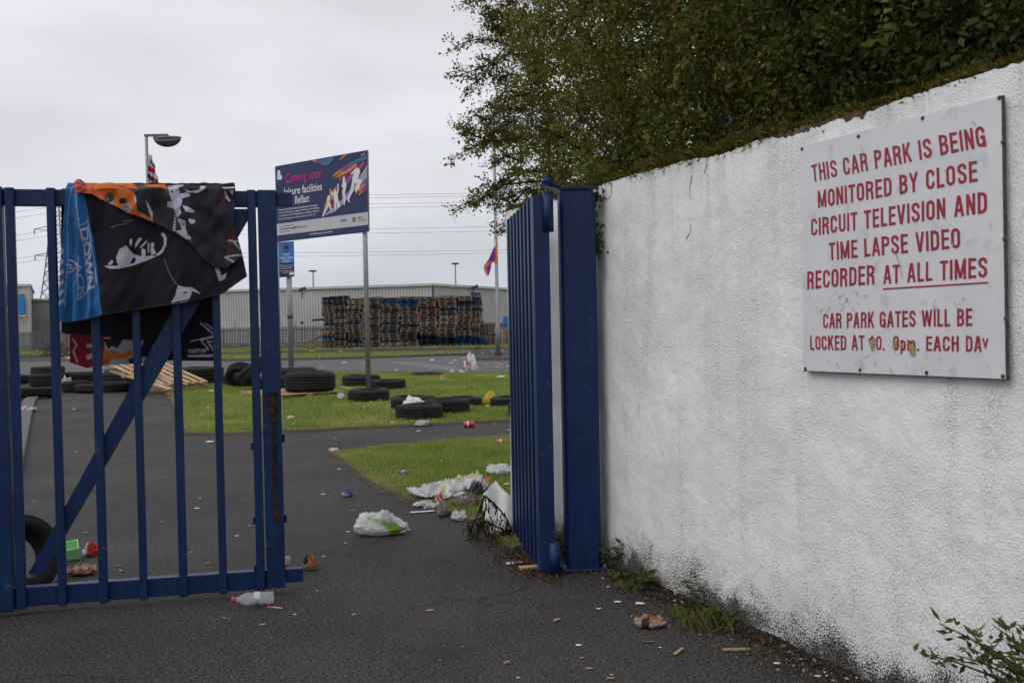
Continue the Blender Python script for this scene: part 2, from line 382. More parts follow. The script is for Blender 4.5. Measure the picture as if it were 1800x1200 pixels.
def sheet(name, pts, z, material, kind='structure'):
    me = bpy.data.meshes.new(name)
    me.from_pydata([(p[0], p[1], z) for p in pts], [], [tuple(range(len(pts)))]); me.update()
    if me.polygons[0].normal.z < 0: me.flip_normals()
    return tag(link(name, me, material), kind=kind)
sheet('ground', [(-700, -40), (700, -40), (700, 1500), (-700, 1500)], 0, m_tar)
def gp(l): return [G(*p) for p in l]
sheet('car_park', gp([(-900, 668), (300, 668), (390, 655), (600, 653), (1100, 655), (1500, 626), (1200, 624), (700, 626), (400, 634), (-700, 640)]), .004, m_tar2)
sheet('road_repair_patch', gp([(681, 636), (714, 635), (800, 645), (815, 651), (770, 650), (700, 640)]), .008, m_patch)
COARSE = {}
class PolyList(list): pass
def lawn(name, poly_px, z=.025, skirt=.05):
    P = gp(poly_px)
    # round the outline a little with extra uneven points
    Q = []
    for i, p in enumerate(P):
        q = P[(i + 1) % len(P)]; n = max(1, int((q - p).length / .12)); n = min(n, 60)
        for k in range(n):
            t = p.lerp(q, k / n); w = .055 * noise.noise(t * 2.3) + .04 * noise.noise(t * 7) + .02 * noise.noise(t * 19)
            d = (q - p).normalized(); Q.append(t + Vector((-d.y, d.x, 0)) * w)
    c = sum(Q, Vector()) / len(Q)
    root = empty(name, (0, 0, 0)); tag(root, kind='structure')
    mb = MB(); n = len(Q)
    mb.add([(p.x, p.y, z) for p in Q], [tuple(range(n))])
    mb.build('turf', m_soil, root)
    mb = MB(); vs_ = []
    area = sum(Q[i].x * Q[(i + 1) % n].y - Q[(i + 1) % n].x * Q[i].y for i in range(n))
    sg = 1 if area > 0 else -1
    for i, p in enumerate(Q):
        d = (Q[(i + 1) % n] - Q[i - 1]).normalized(); o_ = Vector((d.y, -d.x, 0)) * sg
        k = skirt * (1 + .8 * noise.noise(p * 3))
        vs_ += [(p.x, p.y, z + .001), (p.x + o_.x * k, p.y + o_.y * k, .0015)]
    mb.add(vs_, [(2 * i, 2 * i + 1, (2 * i + 3) % (2 * n), (2 * i + 2) % (2 * n)) for i in range(n)])
    mb.build('earth_edge', m_edge, root)
    COARSE[id(root)] = [(p.x, p.y) for p in P]; out_ = PolyList((p.x, p.y) for p in Q); out_.coarse = [(p.x, p.y) for p in P]
    return out_, root
L_near, r_near = lawn('near_lawn', [(583, 797), (640, 791), (700, 784), (800, 775), (897, 769), (1090, 757), (1010, 930), (905, 968), (862, 938), (815, 912), (765, 895), (715, 879), (645, 846), (610, 818)])
L_mid, r_mid = lawn('middle_lawn', [(292, 690), (305, 712), (328, 764), (420, 763), (560, 757), (700, 750), (800, 745), (897, 741), (1150, 731), (1120, 657), (897, 657), (700, 657), (600, 655), (540, 657), (420, 662), (390, 668), (345, 679)])
L_v1, r_v1 = lawn('far_verge', [(380, 634), (560, 631), (700, 627), (830, 622), (830, 619), (700, 621), (560, 623.5), (380, 626)], .03)
L_v2, r_v2 = lawn('bonfire_green', [(380, 621), (560, 616.5), (700, 613), (1100, 608.5), (1100, 603), (380, 606)], .03)
L_v3, r_v3 = lawn('left_verge', [(-150, 627), (60, 624), (130, 624), (380, 622), (380, 614), (-150, 617)], .03)

# kerbs
def kerb(name, line_px, w=.12, h=.09, seg=.9):
    P = gp(line_px); root = empty(name, (0, 0, 0)); tag(root, kind='structure')
    for a, b in zip(P[:-1], P[1:]):
        n = max(1, round((b - a).length / seg))
        for i in range(n):
            p, q = a.lerp(b, (i + .01) / n), a.lerp(b, (i + .99) / n)
            mb = MB(); mb.bar(p + Vector((0, 0, h / 2 - .02)), q + Vector((0, 0, h / 2 - .02)), h + .04, w)
            mb.build('kerb_stone', m_kerb, root, bevel=.012)
    return root
kerb('far_kerb', [(380, 635), (560, 632.5), (700, 628.5), (830, 623.5)], .12, .10, 3)
kerb('island_kerb', [(822, 634), (1000, 632)], .15, .12, 1.5)
kerb('path_kerb', [(100, 691), (66, 696), (52, 706), (44, 730), (34, 768), (20, 820), (-14, 910), (-90, 1080), (-220, 1350)], .2, .06, .8)
sheet('island_earth', gp([(824, 633.4), (1000, 631.2), (1000, 627), (830, 628)]), .05, m_edge)

# grass blades
m_blade = mat('grass_blades', (1, 1, 1), (.82, .85, .75), 3, .6, vc=True, spec=.25, trans=.25)
def in_poly(poly, n, dens):
    P = np.array(poly); lo, hi = P.min(0), P.max(0)
    Q = lo + rng.random((n, 2)) * (hi - lo)
    return Q[inside(poly.coarse, Q)]
def edge_dist(poly, Q):
    P = np.array(poly.coarse); A, B = P, np.roll(P, -1, 0); best = np.full(len(Q), 9.)
    for a, b in zip(A, B):
        ab = b - a; t = np.clip(((Q - a) @ ab) / (ab @ ab + 1e-9), 0, 1)
        best = np.minimum(best, np.linalg.norm(Q - a - t[:, None] * ab, axis=1))
    return best
def grass(name, poly, n, hgt, wid, label, z=.02, tall=1.0, clip=None):
    Q = in_poly(poly, n, 1)
    px = project(np.column_stack([Q, np.zeros(len(Q))]))
    k = (px[:, 0] < 1000) & (px[:, 0] > -250); Q = Q[k]
    bare_ = np.array([noise.noise((q[0] * 1.3, q[1] * 1.3, 21)) + .5 * noise.noise((q[0] * 4, q[1] * 4, 5)) for q in Q])
    Q = Q[(bare_ < .42) | (rng.random(len(Q)) < .35)]
    ed = edge_dist(poly, Q); N = len(Q)
    tuft = np.array([noise.noise((q[0] * 1.7, q[1] * 1.7, 3)) for q in Q])
    dry = np.array([noise.noise((q[0] * .8, q[1] * .8, 9)) for q in Q])
    tf2 = np.array([noise.noise((q[0] * 4.5, q[1] * 4.5, 13)) for q in Q])
    h = hgt * (.55 + .7 * rng.random(N)) * (1 + .45 * tuft) * (1 + 1.6 * np.clip(tf2 - .22, 0, 1)) * np.clip(.45 + ed * 3, .45, 1)
    an = rng.random(N) * 6.283; ln = h * (.25 + .6 * rng.random(N))
    dx, dy = np.cos(an) * ln, np.sin(an) * ln
    a2 = rng.random(N) * 6.283; wx, wy = np.cos(a2) * wid / 2, np.sin(a2) * wid / 2
    zz = np.full(N, z)
    V = np.stack([np.column_stack([Q[:, 0] - wx, Q[:, 1] - wy, zz]), np.column_stack([Q[:, 0] + wx, Q[:, 1] + wy, zz]),
                  np.column_stack([Q[:, 0] + dx, Q[:, 1] + dy, zz + h])], 1).reshape(-1, 3)
    g1 = np.array((.335, .415, .075)); g2 = np.array((.140, .215, .038)); br = np.array((.40, .33, .18)); yl = np.array((.42, .42, .13))
    t = rng.random((N, 1)); c = g1 * t + g2 * (1 - t)
    w = np.clip(dry * 1.6, 0, .6)[:, None]; c = c * (1 - w) + yl * w
    b = np.clip((.16 - ed) / .16, 0, 1)[:, None] * rng.random((N, 1)); b[rng.random(N) < .04] = .7
    c = c * (1 - b) + br * b
    me = np_mesh(name, V, np.arange(3 * N).reshape(N, 3), np.repeat(c, 3, 0))
    return tag(link(name, me, m_blade), label, 'grass', kind='stuff')
grass('lawn_grass', L_near, 170000, .036, .0055, 'short green grass with dry edges in front of the footpath')
grass('lawn_grass', L_mid, 330000, .042, .011, 'short green grass around the scattered tyres')
grass('verge_grass', L_v1, 16000, .08, .03, 'thin strip of grass along the far kerb', .025)
grass('verge_grass', L_v2, 26000, .09, .03, 'grass at the foot of the pallet tower', .025)
grass('verge_grass', L_v3, 16000, .09, .03, 'far grass strip below the palisade fence', .025)

# ================================================================ WHITE WALL
WA = Vector((.47, 5.38, 0)); WD = Vector((.4067, -1, 0)).normalized(); WN = Vector((-1, -.4067, 0)).normalized()   # towards the camera side
def W(s, z, n=0.0): return WA + WD * s + WN * n + Vector((0, 0, z))
S0, S1 = -1.25, 4.9
def ztop(s): return 2.012 + .012 * noise.noise((s * 1.3, 0, 0)) + .006 * noise.noise((s * 6, 4, 0))
def bare(s):      # how far the render has fallen away below the top edge
    a = .014 + max(0, noise.noise((s * 2.2, 7.7, 0)) * .012)
    jg = .35 + 1.5 * abs(noise.noise((s * 13, 5, 0))) + .7 * noise.noise((s * 38, 6, 0))
    a += max(0, jg) * (.05 * math.exp(-((s - 1.70) / .16) ** 4) + .03 * math.exp(-((s - 2.0) / .08) ** 2) + .014 * math.exp(-((s - 1.2) / .1) ** 2))
    return a + .008 * abs(noise.noise((s * 17, 1, 0))) + .004 * noise.noise((s * 45, 2, 0))
wall = empty('boundary_wall', W(1, 0), 'long white roughcast wall with mossy broken top and black mould at its foot', 'wall')
# render skin
ns, nz_ = 1400, 40
V = []; 
for i in range(ns + 1):
    s = S0 + (S1 - S0) * i / ns; zt = ztop(s) - bare(s)
    for j in range(nz_ + 1):
        z = -.03 + (zt + .03) * j / nz_
        d = .012 * noise.noise((s * 1.1, z * 1.3, 0)) + .005 * noise.noise((s * 6, z * 6, 5))
        rd = .03 * max(0, 1 - (s + .02) / .05) ** 2 if 0 <= s + .02 < .05 else 0
        V.append(W(s, z, .022 + d)[:])
Fa = [(i * (nz_ + 1) + j, i * (nz_ + 1) + j + 1, (i + 1) * (nz_ + 1) + j + 1, (i + 1) * (nz_ + 1) + j) for i in range(ns) for j in range(nz_)]
me = np_mesh('render', V, np.array(Fa)[:, ::-1], None, True, off(wall))
if me.polygons[500].normal.dot(WN) < 0: me.flip_normals()
uv = me.uv_layers.new(name='UVMap')
uvs = np.array([(S0 + (S1 - S0) * (k // (nz_ + 1)) / ns, 0) for k in range(len(V))]); uvs[:, 1] = np.array(V)[:, 2]
li = np.zeros(len(me.loops), np.int32); me.loops.foreach_get('vertex_index', li)
uv.data.foreach_set('uv', uvs[li].astype(np.float32).ravel())

def render_material():
    M = bpy.data.materials.new('white_roughcast'); M.use_nodes = True
    t = M.node_tree; b = t.nodes['Principled BSDF']; L = t.links.new; N = t.nodes.new
    u = N('ShaderNodeUVMap'); sp = N('ShaderNodeSeparateXYZ'); L(u.outputs[0], sp.inputs[0])
    def noi(scale, sx=1, sy=1, det=5, ro=.55, w=0):
        mpn = N('ShaderNodeMapping'); mpn.inputs['Scale'].default_value = (sx, sy, 1); mpn.inputs['Location'].default_value = (w, w * .7, 0)
        L(u.outputs[0], mpn.inputs[0]); n = N('ShaderNodeTexNoise'); n.inputs['Scale'].default_value = scale; n.inputs['Detail'].default_value = det; n.inputs['Roughness'].default_value = ro
        L(mpn.outputs[0], n.inputs[0]); return n.outputs[0]
    def rng_(v, a, b_, c=0., d=1.):
        r = N('ShaderNodeMapRange'); r.inputs[1].default_value = a; r.inputs[2].default_value = b_; r.inputs[3].default_value = c; r.inputs[4].default_value = d
        L(v, r.inputs[0]); return r.outputs[0]
    def ma(op, a, b_):
        q = N('ShaderNodeMath'); q.operation = op
        for k, x in enumerate((a, b_)):
            if isinstance(x, (int, float)): q.inputs[k].default_value = x
            else: L(x, q.inputs[k])
        q.use_clamp = op in ('MULTIPLY', 'ADD') ; return q.outputs[0]
    def mixc(f, c, d, bt='MIX'):
        q = N('ShaderNodeMix'); q.data_type = 'RGBA'; q.blend_type = bt
        for k, x in ((0, f), (6, c), (7, d)):
            if isinstance(x, tuple): q.inputs[k].default_value = (*x, 1)
            elif isinstance(x, (int, float)): q.inputs[k].default_value = x
            else: L(x, q.inputs[k])
        return q.outputs[2]
    grain = noi(135, det=3); fine = noi(300, det=2)
    col = mixc(rng_(noi(3.2), .35, .7), (.875, .872, .866), (.81, .805, .795))
    # dirt lodged in the pits of the roughcast, more of it in some places
    pit = rng_(grain, .52, .36)
    patch = rng_(noi(1.6, w=3), .45, .68)
    streak = rng_(noi(5.0, 1.6, .16, w=9), .52, .74)
    low = rng_(sp.outputs[1], .75, .12)
    grime = ma('MULTIPLY', pit, ma('ADD', .05, ma('ADD', ma('MULTIPLY', patch, .3), ma('ADD', ma('MULTIPLY', streak, .75), ma('MULTIPLY', low, .4)))))
    col = mixc(ma('MULTIPLY', grime, .85), col, (.20, .185, .165))
    stk = ma('MULTIPLY', rng_(noi(9.0, 1.4, .12, w=15), .62, .80), rng_(noi(2.2, w=21), .48, .62))
    col = mixc(ma('MULTIPLY', stk, .55), col, (.36, .34, .29))
    # black mould climbing from the ground, broken by the grain
    hgt = ma('SUBTRACT', rng_(sp.outputs[1], .0, .42, 1.52, 0.), rng_(noi(3.6, w=5, det=9, ro=.7), .30, .72))
    hgt = ma('ADD', hgt, rng_(fine, .35, .65, .0, .22))
    splash = ma('MULTIPLY', rng_(sp.outputs[1], .42, .02), rng_(noi(7, w=41, det=7, ro=.7), .38, .66))
    col = mixc(ma('MULTIPLY', splash, .35), col, (.27, .235, .19))
    mould = ma('ADD', ma('MULTIPLY', rng_(hgt, .40, .74), rng_(grain, .56, .42)), rng_(hgt, .74, 1.05))
    col = mixc(ma('MULTIPLY', mould, .96), col, (.012, .0115, .0095))
    drip = ma('MULTIPLY', rng_(sp.outputs[1], 1.25, 1.98), rng_(noi(7.5, 1.5, .10, w=52), .50, .72))
    col = mixc(ma('MULTIPLY', drip, .42), col, (.34, .33, .29))
    col = mixc(ma('MULTIPLY', rng_(noi(2.6, w=33), .60, .7), ma('MULTIPLY', pit, .4)), col, (.30, .33, .16))
    L(col, b.inputs['Base Color'])
    b.inputs['Roughness'].default_value = .85; b.inputs['Specular IOR Level'].default_value = .25
    hh = N('ShaderNodeMath'); hh.operation = 'MULTIPLY_ADD'; hh.inputs[1].default_value = .35
    L(fine, hh.inputs[0]); L(grain, hh.inputs[2])
    bp = N('ShaderNodeBump'); bp.inputs['Strength'].default_value = .7; bp.inputs['Distance'].default_value = .012
    wv = N('ShaderNodeMath'); wv.operation = 'MULTIPLY'; L(hh.outputs[0], wv.inputs[0]); L(rng_(noi(2.4, w=61), .36, .62, .25, .95), wv.inputs[1])
    tw_ = N('ShaderNodeMath'); tw_.operation = 'MULTIPLY_ADD'; tw_.inputs[1].default_value = 2.2; L(noi(9, 1, .7, w=71, det=3), tw_.inputs[0]); L(wv.outputs[0], tw_.inputs[2])
    L(tw_.outputs[0], bp.inputs['Height']); L(bp.outputs[0], b.inputs['Normal'])
    return M
m_render = render_material()
link('render', me, m_render, wall)
m_mason = mat('old_masonry', (.17, .125, .095), (.07, .055, .045), 22, .92, .9, 45, spec=.15, big=(6, (.55, .55, .5), .45, .65))
# masonry core with uneven top
V = []; Fl = []; n = 300
for i in range(n + 1):
    s = S0 + .002 + (S1 - S0 - .004) * i / n; zt = ztop(s) + .008 * noise.noise((s * 12, 3, 0))
    j1, j2, j3 = (.006 * noise.noise((s * 9, k, 1)) for k in (1, 2, 3))
    V += [W(s, -.05, 0.006 + j1)[:], W(s, zt - .05, .006 + j2)[:], W(s, zt - .004, -.01 + j3)[:], W(s, zt + .012, -.08)[:], W(s, zt, -.24)[:], W(s, -.05, -.25)[:]]
for i in range(n):
    for j in range(5): a = i * 6 + j; Fl.append((a, a + 1, a + 7, a + 6))
me = np_mesh('masonry_core', V, np.array(Fl), None, False, off(wall)); core = link('masonry_core', me, m_mason, wall)
mb = MB(); mb.add([V[k] for k in range(6)], [tuple(range(6))]); mb.add([V[n * 6 + k] for k in range(6)], [tuple(range(6))[::-1]])
mb.build('wall_end', m_render, wall)
# moss on top
m_moss = mat('moss', (1, 1, 1), (.8, .8, .7), 9, .95, vc=True, spec=.1, trans=.15)
P = []; C = []; MS = []
for k in range(34000):
    s = S0 + (4.2 - S0) * rng.random()
    th = .35 + .65 * max(0, noise.noise((s * 1.5, 11, 0)) + .35)
    if -.2 < s < 1.5: th += .5
    if rng.random() > th: continue
    nn = -.16 + .18 * rng.random(); hang = max(0, nn + .01)
    P.append(W(s, ztop(s) + .005 - hang * 1.3 * rng.random(), nn)[:])
    MS.append(1.9 if .35 < s < 1.6 else 1.15)
    C.append(random.choice([(.15, .13, .022), (.19, .16, .03), (.09, .065, .028), (.09, .10, .02), (.13, .08, .035)]))
P = np.array(P); clm = np.array([noise.noise((p[0] * 14, p[1] * 14, 3)) for p in P]); Vv, Ff = leaf_verts(P, np.array(MS) * (.010 + .018 * rng.random(len(P))) * (1 + .9 * np.clip(clm, -.6, 1)), .007, np.tile((0, 0, .35), (len(P), 1)) + np.array(WN) * .5)
tag(link('moss', np_mesh('moss', Vv, Ff, np.repeat(np.array(C), 4, 0), False, off(wall)), m_moss, wall), kind='stuff')
# dark soil gathered along the wall foot
ss = [-.95 + .04 * i for i in range(104)]; vs_ = []
for s in ss:
    wd = .06 + .05 * noise.noise((s * 2.1, 3, 3)) + .05 * noise.noise((s * 7, 1, 3)); wd = max(.03, wd)
    vs_ += [W(s, .030 + .012 * noise.noise((s * 5, 0, 9)), .02), W(s, .018, .02 + wd * .45), W(s, .003, .02 + wd)]
mb = MB(); mb.add(vs_, [(3 * i + j, 3 * i + j + 1, 3 * i + j + 4, 3 * i + j + 3) for i in range(len(ss) - 1) for j in range(2)])
tag(mb.build('soil_strip', mat('damp_soil', (.030, .023, .017), (.010, .009, .007), 45, .95, 1.0, 70, spec=.15), None, True), kind='structure')
# hairline cracks as dark threads / old cable scars on the face
def wpx(px, py, lift=.03): return PL(px, py, WA + WN * lift, WN)
m_dark = mat('dark_thread', (.05, .045, .04), (.03, .03, .03), 30, .9)
for ln in ([(1217, 308), (1212, 330), (1216, 372), (1213, 408), (1206, 420)], [(1243, 288), (1238, 305)], [(1076, 322), (1074, 345), (1066, 350), (1058, 342)]):
    mb = MB(); mb.tube([wpx(x, y, .026) for x, y in ln], .0013, 5); mb.build('dead_stem', m_dark, wall)

# ================================================================ FAR BUILDINGS
m_clad = mat('grey_cladding', (.50, .505, .48), (.46, .465, .445), 1.2, .5, spec=.4, big=(.5, (.88, .88, .87), .4, .7))
m_trim = mat('pale_trim', (.50, .505, .49), (.45, .45, .44), 2, .5)
m_dgrey = mat('dark_grey_metal', (.06, .06, .065), (.04, .04, .045), 5, .5)
def clad(a, b, zt_a, zt_b, parent, pitch=.2, name='cladding'):
    """profiled steel sheet wall between two ground points; top height may slope"""
    a, b = Vector(a), Vector(b); d = b - a; Ln = d.length; d.normalize(); n = Vector((d.y, -d.x, 0))
    if n.dot(CAM - a) < 0: n = -n
    prof = []; k = int(Ln / pitch)
    for i in range(k):
        for f, o_ in ((0, 0), (.70, 0), (.77, .045), (.93, .045)): prof.append(((i + f) * pitch, o_))
    prof.append((Ln, 0)); mb = MB(); vs_ = []
    for s, o_ in prof:
        p = a + d * s + n * o_; t = s / Ln
        vs_ += [(p.x, p.y, -.1), (p.x, p.y, zt_a * (1 - t) + zt_b * t)]
    fs = [(2 * i, 2 * i + 2, 2 * i + 3, 2 * i + 1) for i in range(len(prof) - 1)]
    if n.dot(Vector((d.y, -d.x, 0))) < 0: fs = [f[::-1] for f in fs]
    mb.add(vs_, fs); ob = mb.build(name, m_clad, parent)
    tb = MB(); ta = a + n * .05 + Vector((0, 0, zt_a)); tb_ = b + n * .05 + Vector((0, 0, zt_b))
    tb.bar(ta, tb_, .14, .18, (0, 0, 1)); tb.build('roof_trim', m_trim, parent)
    return ob
def zat(py, px, D):
    return AT(px, py, D).z
wh = empty('warehouse', AT(762, 600, 58), 'wide pale grey ribbed metal warehouse behind the pallet tower', 'building')
cA = AT(762, 590, 58.0); cL = AT(95, 590, 69.0); cR = AT(1180, 590, 104)
for c in (cA, cL, cR): c.z = 0
clad(cL, cA, zat(520, 110, 69), zat(500, 762, 58), wh)
clad(cA, cR, zat(500, 762, 58), zat(524, 1150, 100), wh)
mb = MB(); mb.prism([cA + Vector((0, .3, 3.2)), cL + Vector((0, .3, 3.2)), cL + Vector((0, 40, 3.2)), cR + Vector((0, 6, 3.2))], (0, 0, .1)); mb.build('roof', m_trim, wh)
mb = MB(); mb.tube([cA + Vector((.03, -.12, 0)), cA + Vector((.03, -.12, 3.4))], .05, 8); mb.build('downpipe', m_dgrey, wh)
def flood(px, py, D, parent):
    p = AT(px, py, D); mb = MB()
    mb.bar(p + Vector((0, .3, -.5)), p + Vector((0, .3, 0)), .05, .05); mb.bar(p + Vector((0, .3, 0)), p, .04, .04)
    fl = mb.build('floodlight', m_dgrey, parent)
    mb = MB(); mb.box(p + Vector((.1, -.05, .04)), (.42, .10, .2), (Vector((.9, 0, .35)).normalized(), Vector((0, 1, 0)), Vector((-.35, 0, .9)).normalized())); mb.build('lamp_head', m_dgrey, fl)
flood(529, 510, 59.5, wh); flood(832, 506, 62, wh)
p = AT(531, 567, 60.5); mb = MB(); mb.box(p, (.16, .1, .16)); mb.tube([p + Vector((0, -.05, 0)), p + Vector((0, -.2, -.05))], .06, 8); mb.build('wall_lamp', m_dgrey, wh)
# brown stain panel high on the right-hand face
# left unit with the blue sign
ul = empty('trade_unit', AT(30, 600, 66), 'pale metal shed with a blue sign at the left edge of the picture', 'building')
q0, q1, q2 = AT(-260, 590, 66), AT(54, 590, 66), AT(60, 590, 80)
for c in (q0, q1, q2): c.z = 0
clad(q0, q1, zat(505, -260, 66), zat(501, 54, 66), ul); clad(q1, q2, zat(501, 54, 66), zat(501, 54, 66), ul)
m_bsign = mat('blue_fascia', (.02, .19, .50), (.02, .17, .46), 3, .4)
m_white = mat('white_paint', (.72, .72, .74), (.66, .66, .68), 4, .5)
a, b = AT(-90, 519, 65.8), AT(43, 552, 65.8)
mb = MB(); mb.box((a + b) / 2, (b.x - a.x, .08, a.z - b.z)); sg = mb.build('fascia_sign', m_bsign, ul)
text_quad('sign_lettering', 'ART', AT(-14, 547, 65.7), AT(-14, 540, 65.7), AT(19, 547, 65.7), Vector((0, -1, 0)), m_white, sg, .03, .02)
mb = MB(); a, b = AT(-90, 553.5, 65.7), AT(45, 555, 65.7); mb.bar(a, b, .06, .1); mb.build('sign_sill', m_white, ul)
lk = empty('low_link_building', AT(75, 600, 70), 'low grey flat roofed block between the two metal sheds', 'building')
q0, q1 = AT(54, 590, 70), AT(100, 590, 70)
mb = MB(); zc = zat(526, 75, 70); mb.box(((q0.x + q1.x) / 2, 70.5, zc / 2), (q1.x - q0.x + .6, 1, zc)); mb.build('wall', mat('link_wall', (.34, .345, .35), (.31, .315, .32), 2, .6), lk)
mb = MB(); mb.bar(AT(52, 526, 69.9), AT(104, 527, 69.9), .12, .2); mb.build('roof_trim', m_trim, lk)

# ================================================================ PALISADE FENCE
m_galv = mat('galvanised_steel', (.30, .305, .31), (.22, .225, .23), 12, .45, metal=.6, spec=.5)
m_fence = mat('fence_steel', (.115, .118, .122), (.085, .088, .092), 8, .55, metal=.3)
m_wood = mat('weathered_wood', (.22, .155, .105), (.13, .09, .065), 5, .85, .4, 60, stretch=(1, 6, 6))
fence = empty('palisade_fence', AT(530, 610, 56), 'grey steel palisade fence in front of the warehouse', 'fence')
def fence_run(a, b, h, post=1.9):
    d = (b - a); Ln = d.length; d.normalize(); n = int(Ln / .092)
    mb = MB()
    for i in range(n):
        p = a + d * (i * .092); hh = h * (1 + .004 * (i % 3))
        wv = d * .028
        pts = [p - wv, p + wv, p + wv + Vector((0, 0, hh - .06)), p + Vector((0, 0, hh)), p - wv + Vector((0, 0, hh - .06))]
        mb.prism(pts, (0, .012, 0))
    tag(mb.build('pales', m_fence, fence), kind='stuff')
    for zz in (h * .22, h * .83):
        mb = MB(); mb.bar(a + Vector((0, .03, zz)), b + Vector((0, .03, zz)), .05, .02); mb.build('rail', m_fence, fence)
    for i in range(int(Ln / post) + 1):
        p = a + d * min(i * post, Ln); mb = MB(); mb.bar(p + Vector((0, .06, 0)), p + Vector((0, .06, h * .97)), .05, .08); mb.build('post', m_fence, fence)
f0, f1, f2 = AT(-60, 600, 63), AT(392, 600, 57.5), AT(1000, 600, 56.4)
for c in (f0, f1, f2): c.z = 0
fence_run(f0, f1, 1.22); fence_run(f1, f2, 1.22)
for px in (413, 519):
    mb = MB(); mb.tube([AT(px, 577, 57), AT(px + .5, 564, 57.2)], .02, 5); mb.build('cranked_top', m_fence, fence)
# fence plate near the gate edge
a = AT(893, 564, 56.2); o = MB(); o.box(a, (.55, .03, .5)); tag(o.build('fence_notice', m_bsign), 'small blue notice on the far fence beside the blue gate leaf', 'sign')

# ================================================================ MASTS, PYLON, CABLES
def mast(px, py, D, label, w=13):
    b = AT(px, 590, D); b.z = 0; t = AT(px, py, D); t.x = b.x
    root = empty('floodlight_mast', b, label, 'light mast', 'tall masts behind the warehouse')
    MB().tube([b, t], [.14, .06], 8).build('pole', m_galv, root)
    hw = w / 2 * D / F_PX
    MB().bar(t + Vector((-hw, 0, 0)), t + Vector((hw, 0, 0)), .08, .12).build('cross_arm', m_dgrey, root)
    for k in (-1, 0, 1): MB().box(t + Vector((hw * .75 * k, -.1, -.02)), (.32, .4, .14)).build('lamp_head', m_dgrey, root)
mast(553, 476, 100, 'tall floodlight mast behind the warehouse, left of the pallet tower', 9)
mast(803, 463, 100, 'tall floodlight mast behind the warehouse, above the pallet tower', 9)
pb = AT(106, 590, 150); pb.z = 0
m_pyl = mat('pylon_steel', (.15, .155, .165), (.12, .125, .135), 3, .6)
pyl = empty('electricity_pylon', pb, 'dark steel lattice electricity pylon seen through the gate bars', 'pylon')
PH = AT(106, 336, 150).z
def pw(z): t = z / PH; return 2.2 * (1 - t) ** 1.6 + .55
ms = MB(); lv = [PH * (1 - (1 - i / 16) ** 1.0) for i in range(17)]
for sx, sy in ((-1, -1), (1, -1), (1, 1), (-1, 1)):
    ms = MB()
    for z0, z1 in zip(lv[:-1], lv[1:]):
        ms.bar(pb + Vector((sx * pw(z0), sy * pw(z0), z0)), pb + Vector((sx * pw(z1), sy * pw(z1), z1)), .13, .13)
    ms.build('leg', m_pyl, pyl)
ms = MB()
for z0, z1 in zip(lv[:-1], lv[1:]):
    a, b = pw(z0), pw(z1)
    for k in range(4):
        c = [(-1, -1), (1, -1), (1, 1), (-1, 1)]; p, q = c[k], c[(k + 1) % 4]
        ms.bar(pb + Vector((p[0] * a, p[1] * a, z0)), pb + Vector((q[0] * b, q[1] * b, z1)), .07, .07)
        ms.bar(pb + Vector((q[0] * a, q[1] * a, z0)), pb + Vector((p[0] * b, p[1] * b, z1)), .07, .07)
tag(ms.build('bracing', m_pyl, pyl), kind='stuff')
arms = []
for py in (352, 402, 448):
    z = AT(106, py, 150).z
    for sgn in (-1, 1):
        tip = pb + Vector((sgn * 3.4, 0, z)); mb = MB()
        mb.bar(pb + Vector((sgn * .5, -.4, z + .5)), tip, .09, .09); mb.bar(pb + Vector((sgn * .5, -.4, z - .3)), tip, .09, .09)
        arm = mb.build('cross_arm', m_pyl, pyl)
        MB().tube([tip, tip + Vector((0, 0, -.35)), tip + Vector((0, 0, -.8))], [.06, .1, .05], 6).build('insulator', m_pyl, arm)
        arms.append(tip + Vector((0, 0, -.8)))
m_cable = mat('cable', (.30, .31, .33), (.26, .27, .29), 3, .6)
def cable(a, b, sag, label, r=.022):
    n = 24; pts = [a.lerp(b, i / n) - Vector((0, 0, sag * 4 * (i / n) * (1 - i / n))) for i in range(n + 1)]
    tag(MB().tube(pts, r, 4).build('power_cable', m_cable), label, 'cable', 'power cables from the pylon')
nm = ['topmost', 'second', 'third', 'fourth', 'fifth', 'sixth', 'seventh', 'lowest']
for i, (ya, yb) in enumerate(((343, 337), (350, 340), (360, 352), (367, 357), (404, 395), (411, 403), (444, 437), (451, 441))):
    cable(AT(106 + 30 * (i % 2), ya, 150), AT(1250, yb - 8, 135), .5, f'{nm[i]} of the overhead power cables crossing the sky right of the notice board' if 0 < i < 7 else f'{nm[i]} overhead power cable crossing the sky right of the notice board')
for i, (ya, yb, w_) in enumerate(((362, 372, 'topmost'), (372, 385, 'second'), (403, 412, 'third'), (412, 426, 'fourth'), (444, 452, 'fifth'), (452, 462, 'lowest'))):
    cable(AT(98, ya, 149), AT(-300, yb + 20, 110), .6, f'{w_} of the power cables running left from the pylon behind the gate')

